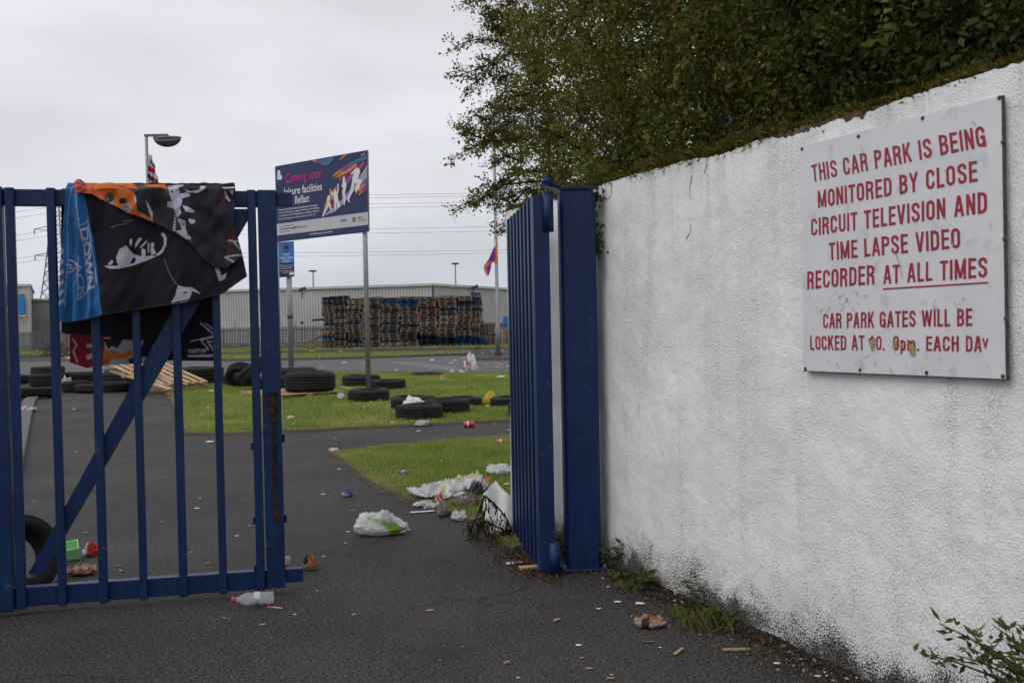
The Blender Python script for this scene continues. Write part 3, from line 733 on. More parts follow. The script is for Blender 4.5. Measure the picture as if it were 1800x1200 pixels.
# ================================================================ STREET LAMPS AND FLAGS
m_lampgrey = mat('lamp_grey', (.16, .16, .165), (.11, .11, .115), 6, .5, metal=.3)
m_lens = mat('lamp_lens', (.09, .09, .095), (.06, .06, .065), 6, .25)
def lamp_post(px, ybase, ytop, label, D=None):
    b = G(px, ybase) if D is None else AT(px, 600, D); b.z = 0; D = b.y
    zt = AT(px, ytop, D).z
    root = empty('street_lamp', b, label, 'street lamp', 'grey street lamps on the car park')
    MB().tube([b, b + Vector((0, 0, 1.1)), b + Vector((0, 0, 1.15)), b + Vector((0, 0, zt))], [.085, .08, .065, .05], 12).build('column', m_galv, root, True)
    t = b + Vector((0, 0, zt))
    MB().bar(t + Vector((-.06, 0, -.02)), t + Vector((.72, 0, -.02)), .07, .10).build('bracket_arm', m_lampgrey, root)
    # bowl-shaped head: half an ellipsoid hanging below a flat canopy
    hd = MB(); nx, nr = 24, 10; c = t + Vector((.70, 0, -.09)); vs_ = []
    for i in range(nr + 1):
        a = i / nr * math.pi / 2
        for j in range(nx):
            th = 6.28318 * j / nx
            vs_.append(c + Vector((.47 * math.cos(th) * math.cos(a), .22 * math.sin(th) * math.cos(a), -.33 * math.sin(a))))
    hd.add(vs_, [(i * nx + j, i * nx + (j + 1) % nx, (i + 1) * nx + (j + 1) % nx, (i + 1) * nx + j) for i in range(nr) for j in range(nx)] + [tuple(range(nx))[::-1]])
    h = hd.build('lamp_bowl', m_lens, root, True)
    MB().box(c + Vector((-.2, 0, .04)), (.5, .18, .06)).build('canopy', m_lampgrey, h)
    MB().tube([c + Vector((.475 * math.cos(x), .225 * math.sin(x), -.02 - .13 * math.sin(abs(x)) )) for x in [-3.1 + i * 3.1 / 12 for i in range(13)]], .012, 5).build('rim_band', mat('rim_band', (.35, .35, .34), None, 5, .4), h)
    return root, b, D
lamp_post(267, None, 237, 'street lamp with bowl head above the draped towel', 34)
lp2, lb2, LD2 = lamp_post(876, 627, 232, 'street lamp beside the blue gate leaf with the purple flag tied to it')
MB().box(lb2 + Vector((0, 0, .08)), (.26, .26, .16)).build('base_cover', m_dgrey, lp2)
m_flag = mat('printed_flag', (1, 1, 1), (.88, .88, .88), 6, .8, .2, 90, vc=True, spec=.2, trans=.2)
red, white, blue = (.45, .02, .035), (.68, .66, .72), (.03, .045, .24)
pts = [(264, 272), (268, 274), (272, 290), (277, 312), (282, 328), (281, 360), (262, 360), (261, 320), (262, 296)]
paints = [([(262, 285), (275, 300), (276, 305), (261, 296)], white), ([(262, 291), (276, 300), (278, 306), (262, 302)], red), ([(258, 302), (275, 316), (272, 322), (260, 312)], blue),
          ([(264, 274), (270, 282), (270, 287), (263, 279)], white), ([(266, 280), (272, 292), (272, 296), (264, 285)], blue), ([(262, 313), (280, 316), (281, 320), (262, 318)], red), ([(262, 322), (282, 319), (283, 340), (262, 340)], blue), ([(264, 319), (272, 326), (263, 327)], red), ([(262, 332), (283, 328), (283, 332), (262, 338)], white)]
f = cloth('union_flag', pts, lambda x, y, o_: AT(x, y, 33.9) + Vector((0, -o_, 0)), paints, white, .6, m_flag, None, lambda x, y: .05 + .07 * math.sin(x * .9 + y * .08))
tag(f, 'union flag hanging furled on the street lamp column above the towel', 'flag')
pur, ora = (.28, .055, .36), (.66, .20, .06)
pts = [(874.5, 426), (871, 428), (866, 440), (859, 456), (851, 466), (850, 472), (853, 480), (856, 485), (859, 484), (862, 474), (864, 462), (874.5, 459)]
paints = [([(871, 424), (876, 424), (876, 460), (871, 457)], ora), ([(850, 464), (862, 459), (875, 455), (875, 461), (862, 465), (850, 471)], ora), ([(849, 466), (853, 468), (857, 480), (860, 486), (852, 486)], ora), ([(869, 418), (876, 418), (876, 431), (869, 429)], (.6, .06, .03))]
f = cloth('purple_flag', pts, lambda x, y, o_: AT(x, y, LD2 - .1) + Vector((0, -o_, 0)), paints, pur, .45, m_flag, None, lambda x, y: .06 * math.sin((x - 850) * .42 + y * .05))
tag(f, 'purple flag with orange border hanging from the street lamp by the gate', 'flag')
pts = [(868.5, 377), (873, 372), (874.5, 400), (874, 418), (869, 417)]
f = cloth('white_flag', pts, lambda x, y, o_: AT(x, y, LD2 - .1) + Vector((0, -o_, 0)), [([(872, 388), (875, 390), (875, 399), (872, 397)], red)], (.66, .66, .70), .4, m_flag, None, lambda x, y: .04 * math.sin(x * .9))
tag(f, 'small furled white and red flag above the purple flag', 'flag')

# ================================================================ TREES BEHIND THE WALL
m_bark = mat('bark', (.055, .045, .038), (.03, .026, .022), 14, .95, .8, 40, spec=.15)
m_leaf = mat('foliage', (1, 1, 1), (.75, .78, .7), 6, .6, vc=True, spec=.2, trans=.38)
HOLES = [ell(1015, 54, 22, 15), ell(1062, 58, 16, 10), ell(1212, 182, 14, 9), ell(900, 128, 22, 9), ell(938, 18, 10, 14), ell(985, 150, 20, 8), ell(900, 205, 24, 10), ell(925, 262, 16, 8), ell(905, 330, 12, 10), ell(880, 360, 16, 14), ell(1170, 25, 9, 6), ell(1080, 200, 7, 6), ell(1000, 285, 10, 5)]
CROWN = [(905, -300), (905, 0), (885, 25), (868, 40), (862, 62), (880, 85), (905, 105), (893, 140), (900, 165), (880, 178), (868, 195), (852, 210), (868, 228), (852, 245), (880, 262), (905, 258), (890, 285), (868, 310), (862, 335), (880, 342), (905, 330), (925, 345), (925, 395), (1010, 395), (1060, 372), (1900, 150), (1900, -300)]
def wall_xyz(s, n, z): return (WA + WD * s - WN * n + Vector((0, 0, z)))
OL1, OL2, OL3, BR1, YG = (.170, .165, .030), (.095, .112, .020), (.050, .064, .014), (.165, .105, .030), (.15, .18, .03)
def crown_twigs(s0, s1, n0, n1, z0, z1, want, seed=1):
    r = np.random.default_rng(seed); out_ = []; nm = want * 14
    u = r.random((nm, 3)); S_ = s0 + (s1 - s0) * u[:, :1]; N_ = n0 + (n1 - n0) * u[:, 1:2]; Z_ = z0 + (z1 - z0) * u[:, 2:]
    P = np.array(WA) + S_ * np.array(WD) - N_ * np.array(WN) + Z_ * np.array((0, 0, 1.)); P = P[P[:, 1] > 1.2]
    q = project(P); k = (q[:, 0] < 1980) & (q[:, 1] > -190) & inside(CROWN, q)
    for h in HOLES: k &= ~(inside(h, q) & (r.random(len(q)) < .93))
    for p, (px, py) in zip(P[k], q[k]):
        cl = noise.noise(p * 2.6) + .5 * noise.noise(p * 6)
        if cl < (-.14 if px < 1020 else (-.30 if px < 1250 else -.6)): continue
        out_.append(Vector(p))
        if len(out_) >= want: break
    return out_
def make_tree(name, label, base, fork_z, crown_pts, tips, leaves_per, size, pal, seed, spread=.13, trunk_r=.09, big_frac=0.0):
    r = np.random.default_rng(seed); rr = random.Random(seed)
    root = empty(name, base, label, 'tree')
    fork = base + Vector((rr.uniform(-.1, .1), rr.uniform(-.1, .1), fork_z))
    tk = MB(); tk.tube([base, base.lerp(fork, .5) + Vector((.04, .02, 0)), fork], [trunk_r, trunk_r * .8, trunk_r * .62], 10)
    tr = tk.build('trunk', m_bark, root, True)
    # limbs: to spread-out crown points, then thin branches from limbs to every twig
    mb = MB(); nodes = []
    cp = [np.array(p[:]) for p in crown_pts]; A = np.array(cp)
    idx = [0]
    dist = np.linalg.norm(A - A[0], axis=1)
    for k in range(min(14, len(A)) - 1):
        j = int(dist.argmax()); idx.append(j); dist = np.minimum(dist, np.linalg.norm(A - A[j], axis=1))
    for j in idx:
        e_ = Vector(A[j]); mid = fork.lerp(e_, .5) + Vector((rr.uniform(-.2, .2), rr.uniform(-.2, .2), rr.uniform(.0, .3)))
        P = [fork.lerp(mid, t).lerp(mid.lerp(e_, t), t) for t in (0, .15, .3, .45, .6, .75, .9, 1)]
        P = [p + Vector((rr.uniform(-1, 1), rr.uniform(-1, 1), rr.uniform(-1, 1))) * .025 for p in P]
        mb.tube(P, [trunk_r * .17 * (1 - .85 * t) + .003 for t in (0, .15, .3, .45, .6, .75, .9, 1)], 6); nodes += P
    for P in tips:
        P = [Vector(p) for p in P]
        mb.tube(P, [.0075 - .0055 * i / (len(P) - 1) for i in range(len(P))], 5); nodes += P
    mb.build('limbs', m_bark, root, True).name = 'limb'
    NA = np.array([n[:] for n in nodes]); tw = MB(); LP = []; LD = []; LC = []; LS = []
    def spray(p, d, n, sp):
        t = r.random(n) ** .8
        c = np.array(pal)[r.integers(0, len(pal), n)] * (.75 + .5 * r.random((n, 1))) * (.55 + .95 * r.random())
        LP.append(np.array(p) + np.outer(t, d) + r.normal(size=(n, 3)) * sp * (.25 + .3 * r.random((n, 1)))); LD.append(np.tile(d / (np.linalg.norm(d) + 1e-9), (n, 1))); LC.append(c)
        LS.append(size * (.6 + .7 * r.random(n)) * (.75 + .7 * r.random() ** 2))
    for p in crown_pts:
        q = np.array(p[:]); j = int(np.linalg.norm(NA - q, axis=1).argmin()); a = Vector(NA[j])
        dv = (p - a); l = dv.length
        if l > .02 and rr.random() < .4: tw.tube([a, a.lerp(p, .5) + Vector((0, 0, .03 * rr.uniform(-1, 1.5))), p], [.0045, .003, .0018], 3, False)
        dd = np.array(dv[:]) / (l + 1e-6) * spread + r.normal(size=3) * spread * .7
        spray(q, dd, leaves_per, spread * .6)
    for P in tips:
        for a, b in zip(P[:-1], P[1:]):
            a, b = Vector(a), Vector(b); l = (b - a).length; k = max(2, int(l / .022))
            for i in range(k):
                c = a.lerp(b, i / k); dd = np.array((b - a).normalized()[:]) * .07 + r.normal(size=3) * .045
                tw.tube([c, c + Vector(dd)], [.002, .001], 3, False); spray(np.array(c[:]), dd, 17, .04)
    tag(tw.build('twigs', m_bark, root), kind='stuff')
    LP = np.concatenate(LP); LD = np.concatenate(LD); LC = np.concatenate(LC); LS = np.concatenate(LS)
    rng2 = None
    V, Fa = leaf_verts(LP, LS, LS * .52, LD)
    cr = link('crown', np_mesh('crown', V, Fa, np.repeat(LC, 4, 0), False, off(root)), m_leaf, root)
    tag(cr, kind='stuff')
    return root
def tip(pts, D0, D1):
    n = len(pts); return [AT(x, y, D0 + (D1 - D0) * i / (n - 1)) for i, (x, y) in enumerate(pts)]
tipsA = [tip(p, 7.6, 7.2) for p in (
    [(935, 100), (895, 95), (862, 112), (830, 125), (790, 138)], [(900, 82), (870, 72), (835, 70), (798, 82)], [(880, 92), (860, 118), (843, 138), (818, 158)],
    [(930, 165), (890, 172), (858, 186), (830, 205), (818, 228)], [(925, 190), (880, 195), (845, 215), (822, 232)], [(930, 245), (890, 246), (850, 250), (822, 262), (800, 276)],
    [(870, 250), (838, 240), (815, 226), (797, 220)], [(960, 300), (915, 305), (880, 318), (852, 345), (822, 362)], [(900, 318), (868, 335), (840, 355), (795, 372)],
    [(930, 330), (905, 352), (890, 380), (880, 412)], [(905, 30), (880, 22), (866, 18)], [(900, 55), (868, 45), (862, 20)], [(905, 5), (870, -8), (838, -4), (815, 6)], [(880, 60), (862, 35), (862, 22)],
    [(900, 130), (875, 140), (858, 128)], [(905, 210), (880, 225), (862, 235), (850, 262)], [(920, 285), (890, 275), (868, 285)], [(905, 345), (880, 350), (868, 368)])]
cA_ = crown_twigs(-3.6, -.1, .15, 2.0, 1.75, 4.4, 3700, seed=11)
make_tree('overhanging_tree', 'olive brown tree with ragged twigs reaching left past the wall end into the sky', wall_xyz(-1.4, 1.3, 0), 2.0, cA_, tipsA, 44, .025, [OL1, OL2, BR1, OL1, OL1, YG], 3)
cB_ = crown_twigs(-.4, 1.6, .25, 2.6, 1.9, 4.2, 4000, seed=12)
make_tree('leafy_tree', 'dark green tree behind the middle of the white wall above the mossy top', wall_xyz(.6, 1.6, 0), 2.1, cB_, [], 36, .030, [OL2, OL3, OL1, OL2, BR1, OL1], 4, .15)
cC_ = crown_twigs(1.3, 4.6, .3, 2.4, 1.9, 3.7, 4000, seed=13)
make_tree('shady_tree', 'very dark green tree above the red lettered sign in the upper right corner', wall_xyz(2.6, 1.5, 0), 2.1, cC_, [], 34, .034, [OL2, OL3, OL3, OL2], 5, .16)
# broad-leaved sucker shoots standing along the wall top
def shoot(name, label, base, h, n, size, pal, seed, lean=(0, 0, 0), cat='plant', group=None, stems=1, droop=.25, wratio=.42, spread=.35, stem_m=None, start=.25, lower=0.0):
    rr = random.Random(seed); r = np.random.default_rng(seed)
    root = empty(name, base, label, cat, group); P, D_, C = [], [], []
    for k in range(stems):
        d = Vector((rr.uniform(-1, 1) * spread, rr.uniform(-1, 1) * spread, 1)) + Vector(lean); d.normalize(); hh = h * rr.uniform(.65, 1.05)
        b0 = base + Vector((rr.uniform(-1, 1), rr.uniform(-1, 1), 0)) * .02 * stems
        pts = [b0 + d * hh * t + Vector((rr.uniform(-1, 1), rr.uniform(-1, 1), 0)) * .03 * h * t - Vector((0, 0, droop * hh * t * t * .3)) for t in (0, .25, .5, .75, 1)]
        MB().tube(pts, [.006 * h + .0016, .005 * h + .0014, .004 * h + .0012, .003 * h + .001, .001], 5, False).build('stem', stem_m or m_stem, root, True)
        for i in range(n):
            t = start + (1 - start) * (i + rr.random()) / n; j = min(3, int(t * 4)); p = pts[j].lerp(pts[j + 1], t * 4 - j)
            an = i * 2.4 + rr.random(); v = np.array((math.cos(an), math.sin(an), .35 - lower)); P.append(p[:]); D_.append(v / np.linalg.norm(v)); C.append(rr.choice(pal))
    P = np.array(P); C = np.array(C) * (.8 + .4 * r.random((len(P), 1)))
    L_ = size * (.6 + .6 * r.random(len(P)))
    V, Fa = leaf_verts(P, L_, L_ * wratio, np.array(D_) * 2, .3)
    link('leaves', np_mesh('leaves', V, Fa, np.repeat(C, 4, 0), False, off(root)), m_leaf, root)
    return root
m_stem = mat('green_stem', (.09, .10, .03), (.07, .06, .03), 10, .7)
GR = [(.085, .125, .025), (.065, .10, .022), (.11, .15, .03), (.05, .075, .02)]
for i, (s, n, h, st_, lb) in enumerate(((-.35, .28, .55, 7, 'left of the others, over the blue post'), (.1, .3, .75, 8, 'tallest, above the wall near the gate post'), (.62, .3, .45, 7, 'low, above the middle of the mossy top'), (1.15, .28, .4, 6, 'nearest to the red lettered sign'))):
    shoot('wall_top_shrub', f'broad leaved green shrub rising behind the wall, {lb}', wall_xyz(s, n, 1.75), h, 16, .075, GR[:3] + [OL1], 40 + i, (-.2, 0, 0), 'shrub', 'broad leaved shrubs behind the wall', st_, .3, .45, .6)
# ivy hanging at the gate post
r_ = random.Random(3); P = []; C = []
iv = empty('hanging_ivy', W(.0, 2.0, .05), 'brownish ivy hanging in the corner between blue post and white wall', 'plant')
ln = [PL(x, y, WA + WN * .06, WN) for x, y in ((1052, 322), (1046, 350), (1042, 375), (1046, 400), (1050, 425), (1053, 455))]
MB().tube(ln, .003, 5).build('stem', m_bark, iv)
for i in range(260):
    k = r_.randrange(5); p = ln[k].lerp(ln[k + 1], r_.random()) + Vector((r_.gauss(0, .016), r_.gauss(0, .02), r_.gauss(0, .02)))
    P.append(p[:]); C.append(r_.choice([(.06, .07, .02), (.09, .06, .03), (.05, .04, .02), (.07, .09, .025)]))
V, Fa = leaf_verts(np.array(P), .026, .016, np.tile((-.2, -.3, -.6), (len(P), 1)))
link('leaves', np_mesh('leaves', V, Fa, np.repeat(np.array(C), 4, 0), False, off(iv)), m_leaf, iv)

# weeds at the foot of the wall
WE = [(.07, .11, .025), (.09, .13, .03), (.06, .08, .025), (.10, .10, .03)]
weeds = [(1070, 1003, .17, 3, .055, 'tall bright green weed between blue post and white wall'), (1083, 1020, .06, 2, .04, 'low weed right beside the blue post foot'), (1147, 1040, .12, 3, .065, 'broad leaved weed at the black foot of the wall'), (1128, 1035, .06, 2, .04, 'small weed just left of the broad leaved weed'),
         (1222, 1075, .24, 1, .05, 'thin upright weed against the white wall'), (1262, 1098, .12, 2, .03, 'reddish dry weed stalk right of the thin upright weed'), (1210, 1078, .06, 3, .035, 'bushy low weed at the foot of the thin upright weed'), (990, 985, .10, 3, .035, 'small weed behind the blue post in the gap')]
for i, (x, y, h, st_, sz, lb) in enumerate(weeds):
    b = G(x, y); pal = WE if i != 5 else [(.14, .05, .03), (.12, .07, .03)]
    shoot('weed', lb, b, h, 12, sz, pal, 60 + i, (-.25, -.15, 0), 'weed', 'weeds along the wall foot', st_, .2, .4, .3, None, .15)
def tuft(px, py, n, h, label, pal, rad=.06):
    b = G(px, py); rr = np.random.default_rng(int(px)); Q = np.array(b[:]) + np.column_stack([rr.normal(size=n) * rad, rr.normal(size=n) * rad * .5, np.zeros(n)])
    an = rr.random(n) * 6.28; hh = h * (.4 + .7 * rr.random(n)); ln = hh * (.3 + .6 * rr.random(n)); w = .0016
    V = np.stack([Q + np.array((w, 0, 0)), Q - np.array((w, 0, 0)), Q + np.column_stack([np.cos(an) * ln * .4, np.sin(an) * ln * .4, hh * .7]), Q + np.column_stack([np.cos(an) * ln, np.sin(an) * ln, hh])], 1)
    Fa = np.array([[4 * i, 4 * i + 1, 4 * i + 2] for i in range(n)] + [[4 * i + 1, 4 * i + 3, 4 * i + 2] for i in range(n)])
    c = np.array(pal)[rr.integers(0, len(pal), n)]
    tag(link('grass_tuft', np_mesh('grass_tuft', V.reshape(-1, 3), Fa, np.repeat(c, 4, 0)), m_blade), label, 'grass tuft', 'grass tufts along the wall foot', 'stuff')
DG = [(.10, .14, .03), (.16, .17, .05), (.15, .10, .05), (.08, .11, .025)]
tuft(1250, 1108, 80, .09, 'yellow green grass tuft at the wall foot below the thin weed', DG, .07)
tuft(1225, 1088, 50, .07, 'grass tuft left of the yellow green one at the wall foot', DG, .05)
tuft(1100, 1035, 40, .06, 'grass tuft at the wall foot close to the gate post', DG, .05)
tuft(1330, 1150, 50, .035, 'dry brown grass tuft beside the loose stick', [(.14, .12, .05), (.10, .10, .04)], .08)
tuft(1380, 1172, 30, .03, 'small dry grass tuft nearest the lower edge at the wall', [(.12, .11, .05), (.09, .09, .03)], .08)
b = G(840, 621); shoot('roadside_weed', 'lone dark weed on the car park island left of the street lamp', b, .5, 14, .09, WE, 77, (0, 0, 0), 'weed', None, 4, .2, .4, .4)

# leafy shrub in the lower right corner, close to the camera
sb = Vector((1.28, 2.42, 0)); root = empty('corner_shrub', sb, 'small leafy shrub in the lower right corner in front of the wall', 'shrub')
rr = random.Random(5); P, D_, C = [], [], []
for k, (tx, ty, D) in enumerate(((1650, 1095, 2.35), (1622, 1148, 2.3), (1700, 1120, 2.4), (1745, 1098, 2.3), (1800, 1100, 2.35), (1680, 1150, 2.2), (1770, 1130, 2.2), (1730, 1160, 2.2), (1840, 1120, 2.3), (1850, 1060, 2.4), (1830, 1160, 2.2), (1790, 1155, 2.3))):
    t = AT(tx, ty, D); b0 = AT(1900, 1290, 2.35); mid = b0.lerp(t, .55) + Vector((.02, 0, .05))
    pts = [b0.lerp(mid, u).lerp(mid.lerp(t, u), u) for u in (0, .2, .4, .6, .8, 1)]
    MB().tube(pts, [.006, .005, .004, .003, .0022, .001], 5, False).build('stem', m_bark, root, True)
    for i in range(34):
        u = .45 + .55 * rr.random(); j = min(4, int(u * 5)); p = pts[j].lerp(pts[j + 1], u * 5 - j)
        P.append((p + Vector((rr.gauss(0, .012), rr.gauss(0, .012), rr.gauss(0, .012))))[:]); a = rr.random() * 6.28; D_.append((math.cos(a) * .8 - .3, math.sin(a) * .6, .5)); C.append(rr.choice([(.10, .13, .03), (.12, .15, .035), (.07, .10, .025), (.13, .12, .04)]))
P = np.array(P); V, Fa = leaf_verts(P, .034 * (.5 + .8 * rng.random(len(P))), .012, np.array(D_), .2)
link('leaves', np_mesh('leaves', V, Fa, np.repeat(np.array(C), 4, 0), False, off(root)), m_leaf, root)
o = None

# fallen leaves and crumbs of render along the wall and gate foot
m_bits = mat('debris_bits', (1, 1, 1), (.8, .8, .8), 9, .9, vc=True, spec=.15)
def debris(name, n, fn, size, pal, label, tip_z=.25):
    P = []; C = []; rr = random.Random(hash(name) % 1000 if False else len(label))
    for k in range(n):
        p = fn(rr)
        if p is None: continue
        P.append(p[:]); C.append(rr.choice(pal))
    P = np.array(P); d = rng.normal(size=(len(P), 3)); d[:, 2] = np.abs(d[:, 2]) * tip_z
    sz = size * (.4 + rng.random(len(P)))
    V, Fa = leaf_verts(P, sz, sz * .55, d, .9); V[:, 2] = np.maximum(V[:, 2], .003)
    tag(link(name, np_mesh(name, V, Fa, np.repeat(np.array(C), 4, 0)), m_bits), label, 'debris', kind='stuff')
BRN = [(.10, .055, .03), (.07, .04, .025), (.13, .08, .045), (.05, .035, .025), (.16, .12, .08)]
WHT = [(.5, .49, .46), (.4, .38, .35), (.25, .22, .19), (.16, .13, .10)]
def near_wall(rr):
    s = rr.uniform(-.9, 3.0); n = .03 + abs(rr.gauss(0, .10)); p = W(s, .006 + max(0, .03 - n * .3), n); return p
def by_gate(rr):
    t = rr.random(); p = Vector((.22, 5.05, .006)).lerp(Vector((-.08, 6.2, .006)), t) + Vector((-abs(rr.gauss(0, .10)), rr.gauss(0, .1), rr.random() * .012)); return p
debris('fallen_leaves', 5200, near_wall, .014, BRN, 'brown fallen leaves and soil along the foot of the white wall')
debris('fallen_leaves', 3000, by_gate, .015, BRN, 'brown leaf litter swept against the open blue gate leaf')
debris('render_crumbs', 520, near_wall, .016, WHT, 'white crumbs of fallen render on the tarmac by the wall')
debris('grit', 800, lambda rr: G(rr.uniform(-50, 1300), 640 + 560 * rr.random() ** .8, .004) if True else None, .009, [(.22, .21, .19), (.12, .085, .06), (.17, .11, .07), (.3, .29, .27)], 'tiny scattered grit and wood chips all over the tarmac', .1)

# ================================================================ BLUE GATES
m_blue = mat('navy_gloss_paint', (.0048, .0235, .086), (.0036, .0185, .068), 9, .40, .14, 160, spec=.26, chips=(26, .635, (.055, .06, .075)), big=(2.4, (.75, .78, .85), .5, .75))
m_rust = mat('rust', (.045, .024, .017), (.008, .009, .012), 26, .9, .9, 60, spec=.2)
m_steel = mat('bare_steel', (.22, .22, .23), (.12, .12, .13), 20, .45, .2, 60, metal=.6)
Z3 = Vector((0, 0, 1))
GP = Vector((-2.25, 4.58, 0)); GD = Vector((1.11, .25, 0)).normalized(); GN = Vector((GD.y, -GD.x, 0))    # GN: towards the camera
def gpx(px, py, o_=0.0): return PL(px, py, GP + GN * o_, GN)
def gs(px, py=700): return (gpx(px, py) - GP).dot(GD)
def GPt(s, z, n=0.0): return GP + GD * s + GN * n + Vector((0, 0, z))
GA = (GD, GN, Z3)
gate = empty('gate_leaf', GPt(.4, 0), 'near blue steel gate leaf with vertical bars and diagonal brace, towel over it', 'gate', 'pair of blue gate leaves')
ZT, ZB = 1.945, .035
def gbox(name, s0, s1, z0, z1, n0, n1, material=None, parent=None, bevel=.003):
    return MB().box(GPt((s0 + s1) / 2, (z0 + z1) / 2, (n0 + n1) / 2), (s1 - s0, n1 - n0, z1 - z0), GA).build(name, material or m_blue, parent or gate, bevel=bevel)
for x0, x1 in ((18, 37), (91, 109), (164, 182), (236, 252), (306, 323), (377, 393)):
    gbox('bar', gs(x0), gs(x1) - .006, ZB - .004, ZT, -.028, .0)
gbox('hinge_stile', gs(-70), gs(13), ZB - .01, ZT + .004, -.05, .004)
gbox('closing_stile', gs(443), gs(458), ZB + .0, ZT - .002, -.028, .002)
sR = gs(494)
gbox('top_rail', gs(12), sR, ZT - .078, ZT - .004, -.082, -.029)
gbox('bottom_rail', gs(12), sR, ZB, ZB + .088, -.082, -.029)
gbox('top_stop', sR, sR + .075, ZT - .074, ZT - .008, -.078, -.033)
gbox('bottom_stop', sR, sR + .085, ZB + .02, ZB + .085, -.078, -.033)
lock = gbox('lock_post', gs(461), gs(494), ZB + .004, ZT - .001, -.086, -.006)
zz = lambda y: gpx(480, y).z
gbox('rust_strip', gs(475), gs(485), zz(918), zz(728), -.0055, -.0035, m_rust, lock, 0)
gbox('lock_plate', gs(470), gs(488), zz(730), zz(690), -.0055, -.002, m_rust, lock)
for y in (772, 915): gbox('bolt_lug', sR, sR + .014, zz(y) - .02, zz(y) + .02, -.06, -.03, None, lock)
for y in (785, 915, 1000): gbox('hinge_tab', gs(443) - .012, gs(443), gpx(445, y).z - .018, gpx(445, y).z + .018, -.02, 0, None, gate)
# diagonal brace behind the bars
def brace_pts(n):
    l = [(46, 1012), (72, 1012), (446, 366), (400, 366)]
    return [gpx(x, y) + GN * n for x, y in l]
MB().prism(brace_pts(-.034), GN * -.035).build('brace', m_blue, gate)

# right-hand leaf, folded back along the wall
HX, HY = .160, 5.15
RE = Vector((.028, 6.05, 0)); RH = Vector((HX, HY, 0)); RD = (RE - RH).normalized(); RL = (RE - RH).length; RN = Vector((-RD.y, RD.x, 0))
if RN.x > 0: RN = -RN
leaf = empty('gate_leaf', RH, 'far blue steel gate leaf folded back beside the white wall', 'gate', 'pair of blue gate leaves')
RA = (RD, RN, Z3)
def rbox(name, s0, s1, z0, z1, n0, n1, material=None, parent=None, bevel=.003):
    c = RH + RD * ((s0 + s1) / 2) + RN * ((n0 + n1) / 2) + Z3 * ((z0 + z1) / 2)
    return MB().box(c, (s1 - s0, n1 - n0, z1 - z0), RA).build(name, material or m_blue, parent or leaf, bevel=bevel)
ZT2, ZB2 = 1.925, .02
rbox('hinge_stile', -.03, .065, ZB2, ZT2, -.036, .045)
n = 7
for i in range(n):
    s = .135 + (RL - .135 - .03) * i / (n - 1); rbox('bar', s, s + .05, ZB2 - .005 * i / n, ZT2 - .004 * i, .01, .045)
rbox('top_rail', .06, RL, ZT2 - .075, ZT2 - .005, -.04, .009)
rbox('bottom_rail', .06, RL, ZB2 + .01, ZB2 + .085, -.04, .009)
hp = RH + RN * .0 - RD * .03
def hz(y): return AT(967, y, 5.13).z
hx = AT(967, 560, 5.12); hx.z = 0
MB().tube([hx + Z3 * hz(408), hx + Z3 * (hz(338))], .027, 16).build('hinge_sleeve', m_blue, leaf, True)
MB().tube([hx + Z3 * hz(1014), hx + Z3 * hz(953)], .03, 16).build('hinge_sleeve', m_blue, leaf, True)

# square gate post
pc = AT(1019, 700, 5.28); pc.z = 0
PD = Vector((1, .05, 0)).normalized(); PN = Vector((PD.y, -PD.x, 0)); PA = (PD, PN, Z3)
post = empty('gate_post', pc, 'square navy steel gate post at the end of the white wall', 'gate post')
PH_ = AT(1026, 333, 5.2).z
MB().box(pc + Z3 * (PH_ / 2), (.184, .15, PH_), PA).build('post_box', m_blue, post, bevel=.016)
MB().box(pc + Z3 * .009, (.24, .22, .018), PA).build('base_plate', m_blue, post, bevel=.003)
for i in (-1, 1):
    MB().tube([pc + PD * (.105 * i) + PN * .09 + Z3 * .018, pc + PD * (.105 * i) + PN * .09 + Z3 * .036], .012, 6).build('bolt', m_steel, post)
tp = pc + Z3 * (PH_ + .006); l0 = hx.copy(); l0.z = tp.z
hd = (l0 - tp); hd.z = 0
mb = MB(); q = PN * .045
a_, b_ = tp + PD * .09, l0 + hd.normalized() * .0
ring = [l0 + Vector((math.cos(t), math.sin(t), 0)) * .045 for t in [math.pi / 2 + i * math.pi / 8 for i in range(9)]]
pts = [tp + PD * .09 - PN * .06, ] + ring[:0]
mb.prism([tp + PD * .088 + PN * .07, tp + PD * .088 - PN * .07, tp - PD * .09 - PN * .07] + [l0 + Vector((math.cos(R(a)), math.sin(R(a)), 0)) * .042 for a in range(90, 271, 22)] + [tp - PD * .09 + PN * .07], (0, 0, .014))
mb.build('hinge_plate', m_blue, post)
MB().tube([l0 + Z3 * .014, l0 + Z3 * .042], .027, 16).build('pin_head', m_blue, post, True)
MB().tube([l0 + Z3 * .040, l0 + Z3 * .056], [.022, .020], 16).build('pin_cap', m_blue, post, True)

# ================================================================ RED LETTERED SIGN
SP = WA + WN * .045
def spx(px, py, o_=0.0): return PL(px, py, SP + WN * o_, WN)
sgn = empty('car_park_sign', spx(1590, 660), 'white metal sign with red capitals about car park cameras, on the wall', 'sign')
m_panel = mat('white_sign_enamel', (.70, .70, .725), (.64, .64, .665), 5, .32, spec=.45, big=(14, (.80, .80, .82), .60, .72))
m_red = mat('faded_red_letters', (.36, .018, .045), (.29, .016, .04), 30, .45, lo=.3, hi=.75)
m_yel = mat('tape_residue', (.42, .32, .15), (.30, .23, .11), 40, .7)
m_grime = mat('edge_grime', (.10, .095, .085), (.04, .04, .035), 60, .9)
cor = [(1408, 258), (1762, 168), (1770, 667), (1412, 652)]
C4 = [spx(*c) for c in cor]
mb = MB(); mb.prism(C4[::-1], WN * -.006); mb.build('panel', m_panel, sgn)
